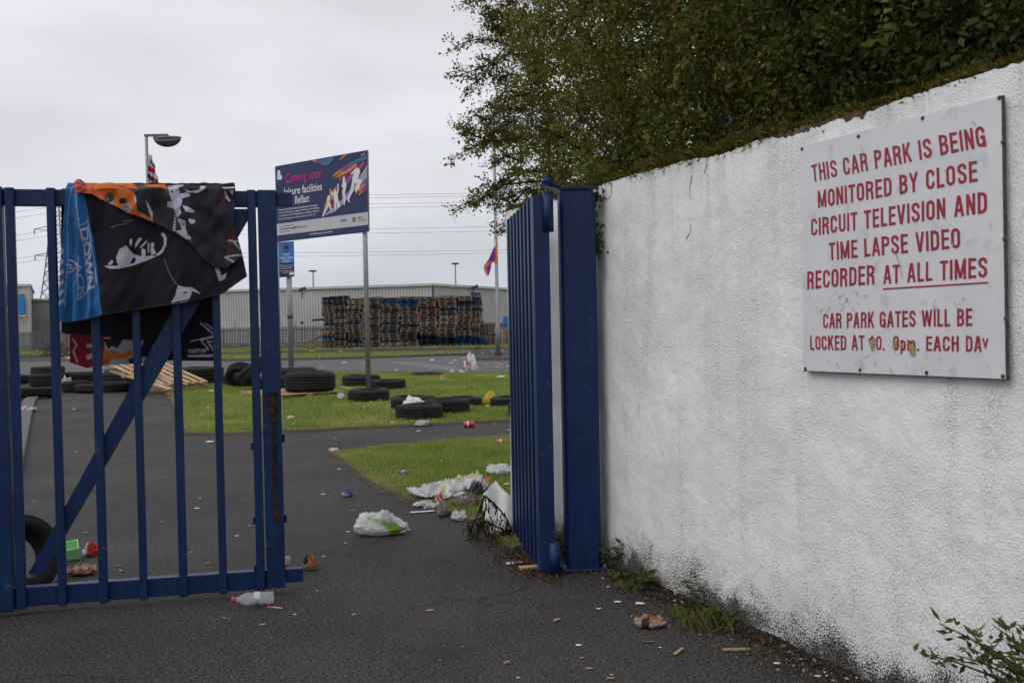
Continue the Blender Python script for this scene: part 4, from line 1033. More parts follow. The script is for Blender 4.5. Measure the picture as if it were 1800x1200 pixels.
# battens holding it off the wall
for px in (1470, 1690):
    a, b = PL(px, 210 if px > 1600 else 260, SP, WN), PL(px, 645, SP, WN)
    MB().bar(a - WN * .013, b - WN * .013, .03, .012, WD).build('batten', m_grime, sgn)
# grimy worn rim on right and lower edge
for a, b, w in ((C4[1], C4[2], .0036), (C4[3], C4[2], .0022)):
    MB().bar(a - WN * .003, b - WN * .003, w * 1.6, .009, WN.cross((b - a).normalized())).build('rim', m_grime, sgn)
for x, y in ((1410, 262), (1509, 240), (1622, 208), (1757, 172), (1416, 648), (1512, 650), (1629, 655), (1763, 661), (1763, 250), (1766, 420), (1768, 560)):
    p = spx(x, y); MB().tube([p, p + WN * .004], [.0075, .005], 8).build('screw', m_grime, sgn)
lines = [('THIS CAR PARK IS BEING', (1429, 320), (1426, 290), (1735, 257)), ('MONITORED BY CLOSE', (1438, 366), (1437, 335.5), (1719, 319)), ('CIRCUIT TELEVISION AND', (1426, 415), (1425.5, 384.5), (1736, 374)),
         ('TIME LAPSE VIDEO', (1458, 457.5), (1457, 426.5), (1689, 436)), ('RECORDER', (1419, 508.7), (1419, 477), (1538, 499.5)), ('AT ALL TIMES', (1553, 499), (1553, 466.5), (1736, 487.7)),
         ('CAR PARK GATES WILL BE', (1447, 577), (1447, 550.7), (1709.5, 573)), ('LOCKED AT', (1424.5, 615), (1424, 590), (1520, 615.5)), ('1', (1529, 615.5), (1529, 590), (1536, 615.5)), ('0.', (1540, 615.5), (1540, 590), (1555.5, 615.5)), ('0pm.', (1570, 615.7), (1570, 589.7), (1616, 616.5)), ('EACH', (1628, 616.8), (1628, 590.5), (1686, 617.5)), ('DA', (1698, 618), (1698, 590), (1726, 618.5)), ('v', (1727.5, 612), (1727.5, 594.5), (1737.5, 612))]
for tx, bl, tl, br in lines:
    sign_text('letter', tx, spx(*bl), spx(*tl), spx(*br), WN, m_red, sgn)
a, b = spx(1552, 506.5), spx(1736.5, 495.2); MB().prism([a + WN * .0012, b + WN * .0012, spx(1736.5, 498.2) + WN * .0012, spx(1552, 509.3) + WN * .0012], WN * -.001).build('underline', m_red, sgn)
def decal(name, polys, pl, nrm, lift, material, parent):
    mb = MB()
    for k, P in enumerate(polys): mb.add([pl(x, y) + nrm * (lift + .00012 * k) for x, y in P], [tuple(range(len(P)))])
    return mb.build(name, material, parent)
decal('tape_residue', [[(1527, 594), (1532, 598), (1538, 593), (1539, 600), (1537, 614), (1534, 617), (1530, 606)], [(1570, 599), (1578, 598), (1579, 612), (1571, 613)], [(1600, 605), (1608, 604), (1610, 624), (1603, 626), (1598, 612)], [(1586, 604), (1591, 604), (1591, 612), (1586, 612)]], spx, WN, .0034, m_yel, sgn).__setitem__('kind', 'stuff')
rr = random.Random(9); sc_l = []
for i in range(46):
    x, y = rr.choice([(rr.uniform(1430, 1560), rr.uniform(512, 545)), (rr.uniform(1640, 1700), rr.uniform(520, 545)), (rr.uniform(1420, 1750), rr.uniform(200 + 60 * 0, 650)), (rr.uniform(1430, 1600), rr.uniform(622, 648))])
    if y < 262 - (x - 1410) * .25 + 12: continue
    l = rr.uniform(3, 11); a = rr.gauss(1.4, .6); sc_l += stroke([(x, y), (x + l * math.cos(a), y + l * math.sin(a))], rr.uniform(.5, 1.0))
sc_l += stroke([(1574, 440), (1580, 452), (1587, 478), (1588, 487)], 1.1) + stroke([(1516, 256), (1520, 265), (1519, 280)], .8) + stroke([(1703, 432), (1706, 424), (1722, 417)], .7)
decal('scratch', sc_l, spx, WN, .0024, mat('scratch_grey', (.26, .26, .27), (.2, .2, .21), 30, .7), sgn).__setitem__('kind', 'stuff')
sc_w = []
for i in range(60):
    tx, bl, tl, br = rr.choice(lines); t = rr.random(); x = bl[0] + (br[0] - bl[0]) * t; y = bl[1] + (br[1] - bl[1]) * t - rr.uniform(0, 26)
    sc_w += stroke([(x, y), (x + rr.uniform(-4, 4), y + rr.uniform(-2, 6))], rr.uniform(.4, .9))
decal('chip', sc_w, spx, WN, .0042, m_panel, sgn).__setitem__('kind', 'stuff')

# ================================================================ COMING-SOON NOTICE BOARD
m_pole = mat('galvanised_pole', (.30, .32, .325), (.235, .25, .255), 16, .5, metal=.35, spec=.5)
bTR = G(645, 692); BD = bTR.y
p1 = AT(647, 400, BD); p0 = AT(484, 400, BD * 1.076)
BU = Vector((p1.x - p0.x, p1.y - p0.y, 0)).normalized(); BN = Vector((BU.y, -BU.x, 0))
if BN.y > 0: BN = -BN
BP = Vector((p1.x, p1.y, 0))
def bpx(px, py, o_=0.0): return PL(px, py, BP + BN * o_, BN)
board = empty('notice_board', G(645, 692), 'large navy notice board on two grey poles announcing leisure facilities', 'notice board')
m_navy = mat('navy_print', (.018, .032, .105), (.016, .028, .094), 3, .4)
m_lg = mat('pale_grey_print', (.50, .50, .525), (.47, .47, .495), 3, .45)
m_mag = mat('magenta_print', (.55, .025, .26), None, 3, .45); m_wht = mat('white_print', (.70, .70, .72), (.66, .66, .68), 3, .45)
cor = [(484, 293.5), (646, 265), (648, 406), (487.5, 424.5)]
mb = MB(); mb.prism([bpx(*c) for c in cor][::-1], -BN * .02); mb.build('panel', m_navy, board)
mb = MB(); ed = [bpx(*c) + BN * .001 for c in cor]
for i in range(4): MB().bar(ed[i] - BN * .011, ed[(i + 1) % 4] - BN * .011, .026, .012).build('edge_frame', m_pole if i == 1 else m_navy, board)
decal('pale_band', [[(486.5, 394), (647.3, 372.5), (647.6, 395), (487, 414)]], bpx, BN, .003, m_lg, board)
cols = {'orange': (.62, .20, .05), 'dorange': (.42, .12, .05), 'maroon': (.17, .028, .07), 'purple': (.20, .055, .25), 'violet': (.34, .07, .30), 'sky': (.08, .20, .42), 'lilac': (.36, .33, .47), 'teal': (.05, .16, .30)}
def dc(name, polys, key, lift): return decal(name, polys, bpx, BN, lift, mat('print_' + key, cols[key], tuple(v * .85 for v in cols[key]), 14, .45), board)
dc('colour_sweep', [[(567, 381), (571, 360), (580, 340), (592, 327), (594, 335), (583, 352), (575, 372)], [(596, 317), (602, 300), (613, 292), (627, 284), (628, 292), (615, 302), (604, 312)], [(584, 312), (590, 304), (600, 297), (602, 299), (590, 309)], [(589, 314), (596, 305), (603, 300), (604, 303), (596, 311)], [(597, 280), (606, 272), (612, 270), (607, 275), (598, 282)], [(634, 273), (642, 268), (642, 272), (636, 275)], [(628, 333), (644, 318), (646, 322), (632, 338)], [(630, 342), (640, 330), (641, 334), (632, 344)], [(548, 282), (555, 281), (558, 287)]], 'orange', .006)
dc('colour_sweep', [[(575, 366), (584, 350), (600, 330), (596, 345), (586, 365)], [(595, 322), (600, 310), (640, 288), (640, 297), (612, 316)]], 'maroon', .0066)
dc('colour_sweep', [[(592, 329), (598, 318), (597, 330), (590, 340)], [(600, 296), (622, 283), (645, 276), (645, 281), (626, 287), (604, 302)], [(600, 345), (612, 336), (612, 350), (606, 358)], [(553, 282), (562, 281), (575, 293), (566, 290)], [(636, 335), (646, 324), (646, 332), (640, 340)]], 'purple', .0072)
dc('colour_sweep', [[(612, 312), (640, 283), (643, 287), (630, 300), (622, 316)], [(606, 320), (622, 300), (626, 304), (612, 324)], [(584, 360), (594, 350), (596, 358), (590, 366)], [(557, 281), (561, 281), (566, 289)]], 'violet', .0078)
dc('colour_sweep', [[(600, 295), (622, 283), (645, 273), (646, 280), (625, 286)], [(630, 316), (646, 300), (646, 322), (634, 326)], [(563, 281), (590, 276), (580, 289), (570, 292)]], 'teal', .0084)
dc('colour_sweep', [[(568, 380), (590, 362), (608, 344), (628, 318), (646, 289), (646, 312), (630, 326), (612, 350), (590, 372)]], 'lilac', .009)
figs = [[(567, 380), (573, 366), (576, 358), (575, 352), (577, 344), (581, 344), (581, 350), (579, 354), (582, 360), (584, 368), (581, 369), (579, 362), (574, 370), (569, 381)], [(578, 344), (582, 346), (583, 352), (580, 355), (581, 349)],
        [(580, 331), (584, 338), (587, 341), (588, 335), (591, 334), (592, 339), (594, 332), (594, 323), (596, 324), (596, 334), (594, 344), (596, 352), (599, 362), (596, 366), (593, 360), (591, 354), (592, 368), (589, 369), (588, 355), (587, 345), (582, 340)],
        [(601, 328), (603, 320), (603, 312), (606, 310), (608, 315), (607, 318), (610, 324), (609, 332), (607, 338), (608, 348), (607, 360), (605, 361), (604, 348), (602, 338), (604, 330), (602, 329)],
        [(617, 305), (624, 298), (627, 294), (633, 298), (634, 303), (632, 308), (630, 314), (636, 317), (638, 313), (638, 318), (634, 325), (632, 332), (628, 336), (628, 341), (625, 336), (625, 330), (629, 324), (623, 322), (622, 335), (617, 345), (614, 352), (617, 356), (613, 355), (611, 350), (616, 338), (619, 322), (621, 310), (623, 304), (618, 307)]]
for fg in figs[:1] + figs[2:]: decal('white_figure', [fg], bpx, BN, .011, m_wht, board)
decal('heart_logo', [[(487.5, 316), (488, 301), (490, 299), (492.5, 300), (493.5, 304), (493, 307), (496, 309), (496.5, 313), (494, 316.5)]], bpx, BN, .006, m_wht, board)
def bt(tx, bl, br, h, material, bold=.012, name='lettering', parent=None): return text_quad(name, tx, bpx(*bl), bpx(bl[0], bl[1] - h), bpx(*br), BN, material, parent or board, bold, .006)
bt('Coming soon', (503, 322), (566, 311.5), 16.5, m_mag, .012)
bt('leisure facilities', (500, 344), (566.5, 334), 14, m_wht, .012)
bt('Belfast', (519, 358), (544, 354.5), 14, m_wht, .012)
bt('As part of our £105m Leisure Transformation Programme', (490, 371), (558, 362), 3.4, m_wht, .015); bt('we are developing a range of facilities across Belfast', (490, 376), (562, 366.5), 3.2, m_wht, .005)
bt('in association with the Department and Belfast, followed', (490, 381.3), (561, 371.8), 3.2, m_wht, .005); bt('by the redevelopment of leisure centres in the city', (490, 387), (555, 378), 3.2, m_wht, .005)
m_txt = mat('dark_print', (.045, .05, .08), None, 3, .5)
bt('For more information email', (491.5, 399.5), (516.5, 396.2), 2.4, m_txt, 0); bt('leisuretransformation@belfastcity.gov.uk', (492, 404), (539.5, 398.5), 3, m_txt, .015); bt('or visit our website', (492, 408.5), (509.5, 406.5), 2.4, m_txt, 0)
bt('www.belfastcity.gov.uk/activebelfast', (544, 413), (585.5, 408.2), 3, m_wht, .01)
bt('eia', (599, 390), (610, 388.6), 6, mat('print_sky2', (.05, .28, .55), None, 3, .5), .02); bt('Belfast', (629, 384.5), (637, 383.5), 3, m_txt, .01); bt('City Council', (629, 389), (642.5, 387.3), 3, m_txt, 0)
decal('crest', [ell(622.5, 386, 2.8, 4.6)], bpx, BN, .006, mat('print_teal2', (.03, .10, .13), None, 3, .5), board); decal('crest_centre', [ell(622.7, 386, 1.3, 2.2)], bpx, BN, .008, mat('print_gold', (.5, .36, .05), None, 3, .5), board)
for px, yt in ((636.5, 404), (480, 420)):
    b = bpx(px, 404); t = Vector((b.x, b.y, bpx(px, 285 if px > 600 else 352).z)) - BN * .075; g = Vector((t.x, t.y, 0))
    pl_ = MB().tube([g, t], .046, 16).build('pole', m_pole, board, True)
    for z in ((bpx(px, 400).z, bpx(px, 300).z) if px > 600 else (bpx(px, 400).z,)): MB().box(Vector((t.x, t.y, z)), (.13, .05, .05), (BU, BN, Z3)).build('clamp', m_steel, pl_)

# small blue car-park sign behind the board
cb = G(512, 645); CD = cb.y
csg = empty('car_park_sign', cb, 'small blue and navy leisure centre car park sign below the big notice board', 'sign')
CP = Vector((cb.x, cb.y - .15, 0)); CN = Vector((.12, -1, 0)).normalized()
def cpx(px, py, o_=0.0): return PL(px, py, CP, CN)
MB().tube([cb, Vector((cb.x, cb.y, cpx(508, 430).z))], .085, 14).build('pole', m_pole, csg, True)
MB().tube([Vector((cb.x, cb.y, cpx(510, 560).z)), Vector((cb.x, cb.y, cpx(510, 553).z))], .088, 14).build('black_tape', m_dgrey, csg, True)
mb = MB(); mb.prism([cpx(x, y) for x, y in ((473, 427), (516.5, 424), (517.5, 486), (474, 488.5))][::-1], -CN * .03); mb.build('panel', m_navy, csg)
decal('blue_field', [[(473.4, 428), (516.2, 425.2), (517, 461.8), (473.6, 463)]], cpx, CN, .006, mat('mid_blue_print', (.06, .20, .55), None, 4, .45), csg)
def ct(tx, x0, x1, y, h, material, bold=.012): text_quad('lettering', tx, cpx(x0, y + .5), cpx(x0, y + .5 - h), cpx(x1, y - .3), CN, material, csg, bold, .012)
ct('Avoniel', 497, 509, 448.6, 4.6, m_wht); ct('Leisure Centre', 491.5, 515, 454.4, 4.6, m_wht); ct('Car Park', 496.5, 510.5, 460.2, 4.6, m_wht)
for i, (t_, a, b) in enumerate((('Parking for customers only', 491.8, 515.5), ('at your own risk by visitors', 492, 515.6), ('limited parking', 494, 512.5), ('No overnight parking', 492.4, 515), ('please be courteous', 497, 509.5))):
    ct(t_, a, b, 466.6 + i * 2.9 + (1.5 if i > 2 else 0), 2.0, m_wht, .01)
decal('ring_logo', [ell(503, 435, 4.8, 8.2)], cpx, CN, .010, mat('dark_blue_print', (.008, .012, .04), None, 3, .5), csg)
decal('ring_logo_inner', [ell(503, 435, 4.0, 7.2)], cpx, CN, .016, MATS['mid_blue_print'], csg)
decal('car_symbol', [[(499.8, 437.5), (500.2, 434), (501.2, 431.5), (504.8, 431.3), (505.9, 434), (506.2, 437), (504.9, 437.8), (503, 436.5), (501.2, 437.8)]], cpx, CN, .022, MATS['dark_blue_print'], csg)
decal('white_logo', [[(509, 478.5), (517, 477.8), (517.2, 483), (509, 483.6)]], cpx, CN, .012, m_wht, csg)

# ================================================================ PRINTED TOWEL OVER THE GATE
m_cloth = mat('towelling', (1, 1, 1), (.84, .84, .84), 70, .95, .5, 260, vc=True, spec=.08)
towel = empty('printed_towel', GPt(.75, ZT), 'black, blue and orange printed wrestling towel draped over the near gate leaf', 'towel')
BK, BK2, BL, LB, WH, OR_, RE_ = (.020, .019, .024), (.034, .033, .040), (.036, .15, .36), (.24, .34, .56), (.46, .45, .54), (.55, .135, .035), (.42, .055, .045)
def fold_f(x, y):
    t = max(0., min(1., (y - 335) / 180))
    f = .032 + .016 * math.sin(x * .052 + y * .008) * (.3 + t) + .006 * math.sin(x * .13 - y * .03) + .014 * noise.noise((x * .02, y * .012, 1)) + .010 * noise.noise((x * .05 + y * .03, y * .02, 4))
    if x < 165: f += .022 * math.sin((x - 112) * .24 + y * .004) * (.4 + .6 * t)
    f += .03 * t * t * (1 if x > 180 else .6)
    return f - max(0, (334 - y)) * .004
lower = [(118, 326), (135, 321), (150, 322), (300, 326), (385, 325), (414, 331), (411, 395), (425, 442), (435, 487), (392, 517), (345, 528), (300, 536), (240, 545), (184, 554), (150, 562), (128, 565), (108, 566), (109, 500), (114, 430)]
paint = [([(100, 570), (117, 320), (137, 318), (150, 345), (158, 380), (166, 420), (176, 490), (186, 553), (150, 570)], BL)]
for s_ in stroke([(129, 326), (123, 350), (120, 400), (121, 460), (116, 540)], 1.6): paint.append((s_, LB))
for s_ in stroke([(136, 340), (141, 392), (158, 516)], 1.2) + stroke([(156, 389), (160, 410), (174, 500)], 1.2) + stroke([(156, 389), (140, 400)], 1.2) + stroke([(139, 450), (140, 527), (156, 512)], 1.2): paint.append((s_, WH))
def word_px(body, o_, dx, dy, color, bold=.03, cap=.73):
    V_, F_ = text_mesh(body, bold); x0, x1 = V_[:, 0].min(), V_[:, 0].max()
    Q = [(o_[0] + dx[0] * (v[0] - x0) / (x1 - x0) + dy[0] * v[1] / cap, o_[1] + dx[1] * (v[0] - x0) / (x1 - x0) + dy[1] * v[1] / cap) for v in V_]
    return [([Q[i] for i in f_], color) for f_ in F_]
paint += word_px('DOWN', (142.5, 403), (14, 108), (14.5, -4.5), WH)
paint += word_px('ACK', (134, 462), (9, 62), (9, -3), (.36, .40, .54), .01)
for y in (438, 456, 474, 492, 508, 524): paint.append(([(107, y + 8), (115, y), (116, y + 6), (108, y + 15)], (.38, .40, .52)))
for s_ in stroke([(121, 457), (129, 459), (138, 465)], 2) + stroke([(120, 465), (128, 467), (124, 472), (137, 474)], 2) + stroke([(121, 479), (130, 477), (137, 473)], 2): paint.append((s_, (.5, .47, .5)))
paint.append(([(133, 474), (138, 472), (137, 482), (133, 483)], (.22, .03, .05)))
face = [[(208, 455), (214, 440), (225, 433), (230, 440), (236, 447), (250, 452), (262, 451), (277, 450), (262, 458), (245, 464), (232, 469), (215, 473), (198, 474), (188, 469), (198, 469), (212, 468)], [(231, 423), (235, 420), (235, 428), (233, 434), (231, 430)], [(240, 430), (246, 420), (252, 420), (244, 432), (240, 437)], [(247, 436), (256, 426), (261, 422), (257, 430), (250, 437)], [(261, 428), (263, 428), (264, 446), (262, 444)], [(267, 428), (272, 427), (271, 437), (276, 446), (268, 450), (266, 440)], [(251, 437), (257, 440), (258, 452), (251, 452)], [(283, 410), (290, 411), (295, 420), (294, 432), (288, 444), (278, 451), (276, 448), (285, 440), (290, 430), (289, 420)], [(193, 465), (201, 458), (204, 462), (198, 468)], [(228, 447), (240, 450), (236, 458), (226, 455)]]
paint += [(p, WH) for p in face] + [([(231, 464), (236, 453), (241, 455), (240, 460), (236, 465)], BK), ([(203, 462), (206, 456), (212, 466)], BK)]
for s_ in stroke([(291, 457), (299, 478), (308, 494), (316, 503)], 1.0): paint.append((s_, (.2, .2, .24)))
paint += [([(302, 536), (311, 520), (316, 502), (325, 505), (340, 506), (355, 517), (340, 512), (337, 522), (331, 533)], WH), ([(322, 515), (332, 513), (330, 517)], BK), ([(379, 472), (386, 472), (390, 486), (400, 480), (396, 491), (386, 495)], (.36, .35, .41))]
for s_ in stroke([(197, 402), (212, 397), (226, 395)], .9) + stroke([(218, 391), (236, 389)], .9): paint.append((s_, (.2, .2, .22)))
for s_ in stroke([(186, 554), (240, 544), (300, 535), (392, 516), (434, 487)], 3): paint.append((s_, BK2))
fr = cloth('front_drape', lower, lambda x, y, o_: gpx(x, y) + GN * o_, paint, BK, 1.0, m_cloth, towel, fold_f)
# upper fold lying over it
flap = [(131, 320), (136, 317), (143, 316), (153, 324), (200, 326), (290, 326), (300, 325), (330, 326), (360, 328), (388, 324), (394, 331), (414, 331), (411, 395), (425, 442), (426, 452), (400, 472), (380, 470), (362, 460), (340, 432), (320, 418), (307, 411), (290, 401), (269, 391), (250, 383), (232, 378), (210, 366), (188, 356), (165, 343), (150, 341), (140, 346), (134, 338)]
def fold_u(x, y):
    f = fold_f(x, y) + .020 + .016 * noise.noise((x * .035 - y * .02, y * .03, 8)) + .007 * math.sin((x - y) * .09) + .008 * noise.noise((x * .09, y * .05, 2))
    if x < 156: f += .028 * math.sin(max(0, min(1, (x - 130) / 24)) * math.pi)
    return f
pf = [([(131, 318), (143, 314), (153, 323), (238, 325), (247, 337), (236, 336), (240, 345), (243, 362), (245, 373), (256, 379), (266, 384), (272, 392), (250, 384), (232, 380), (188, 358), (165, 345), (150, 343), (138, 348)], OR_),
      ([(253, 325), (290, 325), (298, 337), (288, 332), (262, 330)], OR_), ([(130, 319), (143, 314), (153, 323), (156, 334), (150, 343), (138, 348)], RE_)]
for s_ in stroke([(136, 319), (145, 323), (154, 325), (150, 335), (143, 343), (137, 330), (148, 329)], 1.3): pf.append((s_, (.40, .24, .26)))
DGy = (.085, .085, .09)
pf += [(ell(217, 330, 8, 2.6), DGy), ([(222, 330), (234, 334), (243, 336), (241, 341), (230, 336)], DGy), (ell(195, 350, 8, 9), DGy), (ell(192, 352, 2, 3), (.3, .3, .34)), (ell(219, 356, 7, 5), BK), (ell(226, 368, 9, 8), (.36, .35, .37)), (ell(225, 368, 6.5, 6), DGy), (ell(225, 368, 4.5, 4), (.36, .35, .37)), (ell(225, 368, 2.5, 2.2), DGy), ([(194, 358), (202, 355), (203, 362), (198, 362)], (.33, .32, .35)), ([(238, 343), (242, 349), (244, 359), (241, 360)], WH),
       ([(241, 326), (255, 326), (262, 330), (252, 337), (246, 336)], DGy), ([(258, 353), (264, 362), (270, 376), (269, 388), (264, 375)], WH)]
figw = [[(296, 330), (315, 331), (318, 340), (316, 345), (323, 355), (322, 360), (320, 367), (322, 377), (314, 385), (310, 375), (306, 368), (296, 366), (297, 358), (304, 356), (302, 345)], [(316, 343), (325, 342), (333, 342), (337, 347), (327, 350), (322, 352)], [(323, 363), (335, 367), (344, 373), (342, 377), (330, 375), (325, 368)], [(334, 386), (345, 390), (346, 395), (340, 397), (335, 393)], [(314, 387), (322, 388), (329, 392), (329, 405), (332, 415), (337, 418), (338, 424), (330, 422), (318, 413), (311, 409), (322, 405), (318, 395)], [(309, 380), (312, 385), (311, 408), (306, 408)], [(326, 335), (338, 340), (352, 336), (354, 329), (363, 329), (360, 336), (350, 341), (338, 342), (330, 340)], [(392, 331), (415, 331), (413, 334), (395, 334)], [(395, 336), (400, 345), (406, 354), (404, 357), (398, 350)], [(404, 337), (412, 337), (409, 345)], [(296, 329), (310, 326), (325, 327), (318, 331)]]
pf += [(p, WH) for p in figw] + [([(303, 336), (307, 339), (306, 343), (303, 341)], BK), ([(318, 368), (323, 366), (326, 372), (322, 377)], BK), ([(324, 396), (327, 395), (326, 400)], BK)]
for k in range(5): pf.append(([(308, 383 + 5 * k), (312, 384 + 5 * k), (311, 386 + 5 * k), (307, 385 + 5 * k)], BK))
for s_ in stroke([(290, 328), (303, 352), (312, 384), (322, 410), (342, 430)], .9): pf.append((s_, (.12, .12, .14)))
for s_ in stroke([(397, 344), (392, 357), (387, 366)], 2.2) + stroke([(413, 403), (409, 420), (403, 440), (398, 462)], 2.4) + stroke([(409, 410), (404, 414)], 2): pf.append((s_, (.24, .02, .035)))
for s_ in stroke([(402, 424), (420, 426)], 3) + stroke([(410, 425), (424, 440)], 3) + stroke([(396, 453), (426, 449)], 2.6) + stroke([(398, 454), (426, 470)], 3): pf.append((s_, (.33, .31, .33)))
cloth('turned_fold', flap, lambda x, y, o_: gpx(x, y) + GN * o_, pf, BK2, 1.0, m_cloth, towel, fold_u)
# over the rail and down behind
nx = 90; V = []; C = []
for i in range(nx + 1):
    x = 118 + (412 - 118) * i / nx; a = gpx(x, 329); o0 = fold_f(x, 329)
    for j, (dn, dz) in enumerate(((o0 - .004, -.012), (o0 - .01, .012), (-.02, .022 + .005 * noise.noise((x * .06, 0, 0))), (-.07, .018), (-.096, .002), (-.10, -.03))):
        V.append((a + GN * dn + Z3 * dz)[:]); C.append(BL if x < 140 else (OR_ if x < 235 and j < 3 else BK))
Fa = [(i * 6 + j, i * 6 + j + 1, (i + 1) * 6 + j + 1, (i + 1) * 6 + j) for i in range(nx) for j in range(5)]
link('rail_fold', np_mesh('rail_fold', V, np.array(Fa), np.array(C), True, off(towel)), m_cloth, towel)
back = [(108, 332), (414, 332), (410, 400), (385, 515), (379, 634), (330, 634), (300, 632), (262, 637), (225, 640), (182, 641), (150, 647), (122, 637), (122, 588), (108, 584)]
GRY, DRD = (.30, .28, .34), (.20, .022, .022)
pb_ = [([(120, 586), (182, 592), (196, 592), (182, 600), (182, 650), (120, 650)], DRD), ([(182, 600), (215, 597), (250, 598), (262, 610), (262, 640), (182, 642)], GRY), ([(180, 616), (198, 615), (212, 622), (228, 615), (236, 619), (222, 630), (200, 632), (180, 634)], (.42, .12, .03)), ([(180, 632), (194, 628), (190, 640), (180, 640)], (.40, .06, .04)),
       ([(180, 594), (215, 597), (205, 612), (195, 608), (190, 614), (184, 604)], BK), ([(252, 598), (272, 606), (262, 634), (252, 626), (240, 636), (226, 640), (224, 632), (240, 624)], BK)]
for s_ in stroke([(127, 596), (133, 606), (127, 618), (134, 636)], 3.2) + stroke([(152, 608), (162, 608)], 7) + stroke([(152, 628), (164, 624)], 9) + stroke([(182, 594), (192, 594)], 3): pb_.append((s_, (.40, .30, .36)))
for s_ in stroke([(334, 600), (376, 590)], 2) + stroke([(352, 568), (376, 588)], 3) + stroke([(360, 568), (377, 580)], 2) + stroke([(330, 616), (366, 614), (352, 598), (376, 592)], 2.6) + stroke([(330, 626), (378, 625)], 4) + stroke([(364, 600), (380, 622)], 3) + stroke([(364, 600), (380, 600)], 2.4) + stroke([(330, 620), (360, 618)], 1.6): pb_.append((s_, (.40, .38, .43)))
cloth('back_drape', back, lambda x, y, o_: gpx(x, y, -.1) + GN * o_, pb_, BK, 1.2, m_cloth, towel, lambda x, y: .01 * math.sin(x * .07 + y * .01) - .03 * max(0, (y - 400) / 240))

# ================================================================ PALLETS
def pallet_mesh(name, Lx=1.0, Ly=1.2, H=.144, seed=0, nb=6):
    rr = random.Random(seed); mb = MB(); t = .026
    for i in range(nb):                                           # top boards run along x
        y = -Ly / 2 + .06 + (Ly - .12) * i / (nb - 1) + rr.uniform(-.01, .01)
        mb.box((0, y, H - t / 2 + rr.uniform(0, .002)), (Lx * rr.uniform(.95, 1.0), .105, t))
    j = rr.uniform(.02, .12)
    for x in (-Lx / 2 + .07 + j * .3, rr.uniform(-.1, .1), Lx / 2 - .07 - j * .2):
        mb.box((x, 0, H - t * 1.5 - .001), (.1, Ly * .99, t))      # stringer boards
        mb.box((x, 0, t / 2), (.1, Ly * .985, t))                  # bottom boards
        for y in (-Ly / 2 + .065, 0, Ly / 2 - .065): mb.box((x, y, t + (H - 3 * t) / 2), (.13, .125, H - 3 * t - .003))
    for y in (-Ly / 2 + .05, Ly / 2 - .05): mb.box((0, y, t * 1.45), (Lx * .985, .094, t * .85))
    return mb.mesh(name)
def wood(name, c, k=.55): return mat(name, c, tuple(v * k for v in c), 4, .85, .3, 60, stretch=(1, 5, 5), spec=.2)
PM = {'brown': wood('pallet_brown', (.22, .165, .125)), 'grey-brown': wood('pallet_grey_brown', (.185, .155, .13)), 'pale': wood('pallet_pale', (.36, .27, .19)), 'reddish brown': wood('pallet_reddish', (.19, .125, .10)), 'dark': wood('pallet_dark', (.075, .06, .052)),
      'blue': wood('pallet_blue', (.018, .075, .21), .6), 'navy': wood('pallet_navy', (.012, .025, .06), .6), 'red': wood('pallet_red', (.27, .025, .03), .6), 'black': wood('pallet_black', (.018, .020, .022), .7), 'teal': wood('pallet_teal', (.02, .12, .19), .6)}
PMESH = {}
def pmesh(col, v):
    k = (col, v)
    if k not in PMESH: PMESH[k] = pallet_mesh('pallet', seed=v * 7 + 1, nb=(6, 5, 7, 5, 6)[v]); PMESH[k].materials.append(PM[col])
    return PMESH[k]
ordn = ['first', 'second', 'third', 'fourth', 'fifth', 'sixth', 'seventh', 'eighth', 'ninth', 'tenth', 'eleventh', 'twelfth', 'thirteenth', 'fourteenth', 'fifteenth', 'sixteenth', 'seventeenth', 'eighteenth', 'nineteenth', 'twentieth', 'twenty-first', 'twenty-second', 'twenty-third']
cols_px = [(568, 588, 522), (588, 609.5, 520), (609.5, 634.5, 524), (634.5, 670, 522), (670, 703, 525), (703, 737, 521), (737, 770, 521), (770, 803.5, 519), (803.5, 830, 520), (830, 845, 514)]
special = {(0, 9): 'blue', (0, 19): 'navy', (0, 17): 'blue', (0, 4): 'blue', (1, 19): 'navy', (1, 17): 'dark', (2, 9): 'blue', (2, 2): 'blue', (2, 3): 'dark', (4, 6): 'blue', (4, 17): 'blue', (4, 20): 'dark', (4, 18): 'dark', (5, 20): 'black', (5, 18): 'blue', (5, 16): 'teal', (5, 17): 'blue', (5, 3): 'dark', (6, 20): 'blue', (6, 15): 'red', (6, 1): 'navy', (6, 2): 'navy', (6, 3): 'navy', (6, 4): 'black', (6, 0): 'black', (7, 0): 'red', (7, 1): 'navy', (7, 2): 'navy', (7, 3): 'navy', (7, 14): 'blue', (8, 0): 'blue', (8, 1): 'blue', (8, 2): 'navy', (8, 3): 'blue', (8, 15): 'blue', (8, 16): 'navy', (8, 20): 'blue', (9, 0): 'navy', (9, 1): 'blue', (9, 2): 'navy', (9, 3): 'dark', (9, 17): 'blue', (9, 20): 'blue', (9, 21): 'blue', (9, 14): 'navy', (9, 16): 'dark', (9, 6): 'blue', (9, 7): 'brown'}
TD = G(700, 611).y; rr = random.Random(21)
def place_pallet(col, v, loc, rot, scl, label, group):
    o = bpy.data.objects.new('pallet', pmesh(col, v)); COL.objects.link(o)
    o.location = loc; o.rotation_euler = rot; o.scale = scl
    return tag(o, label, 'pallet', group)
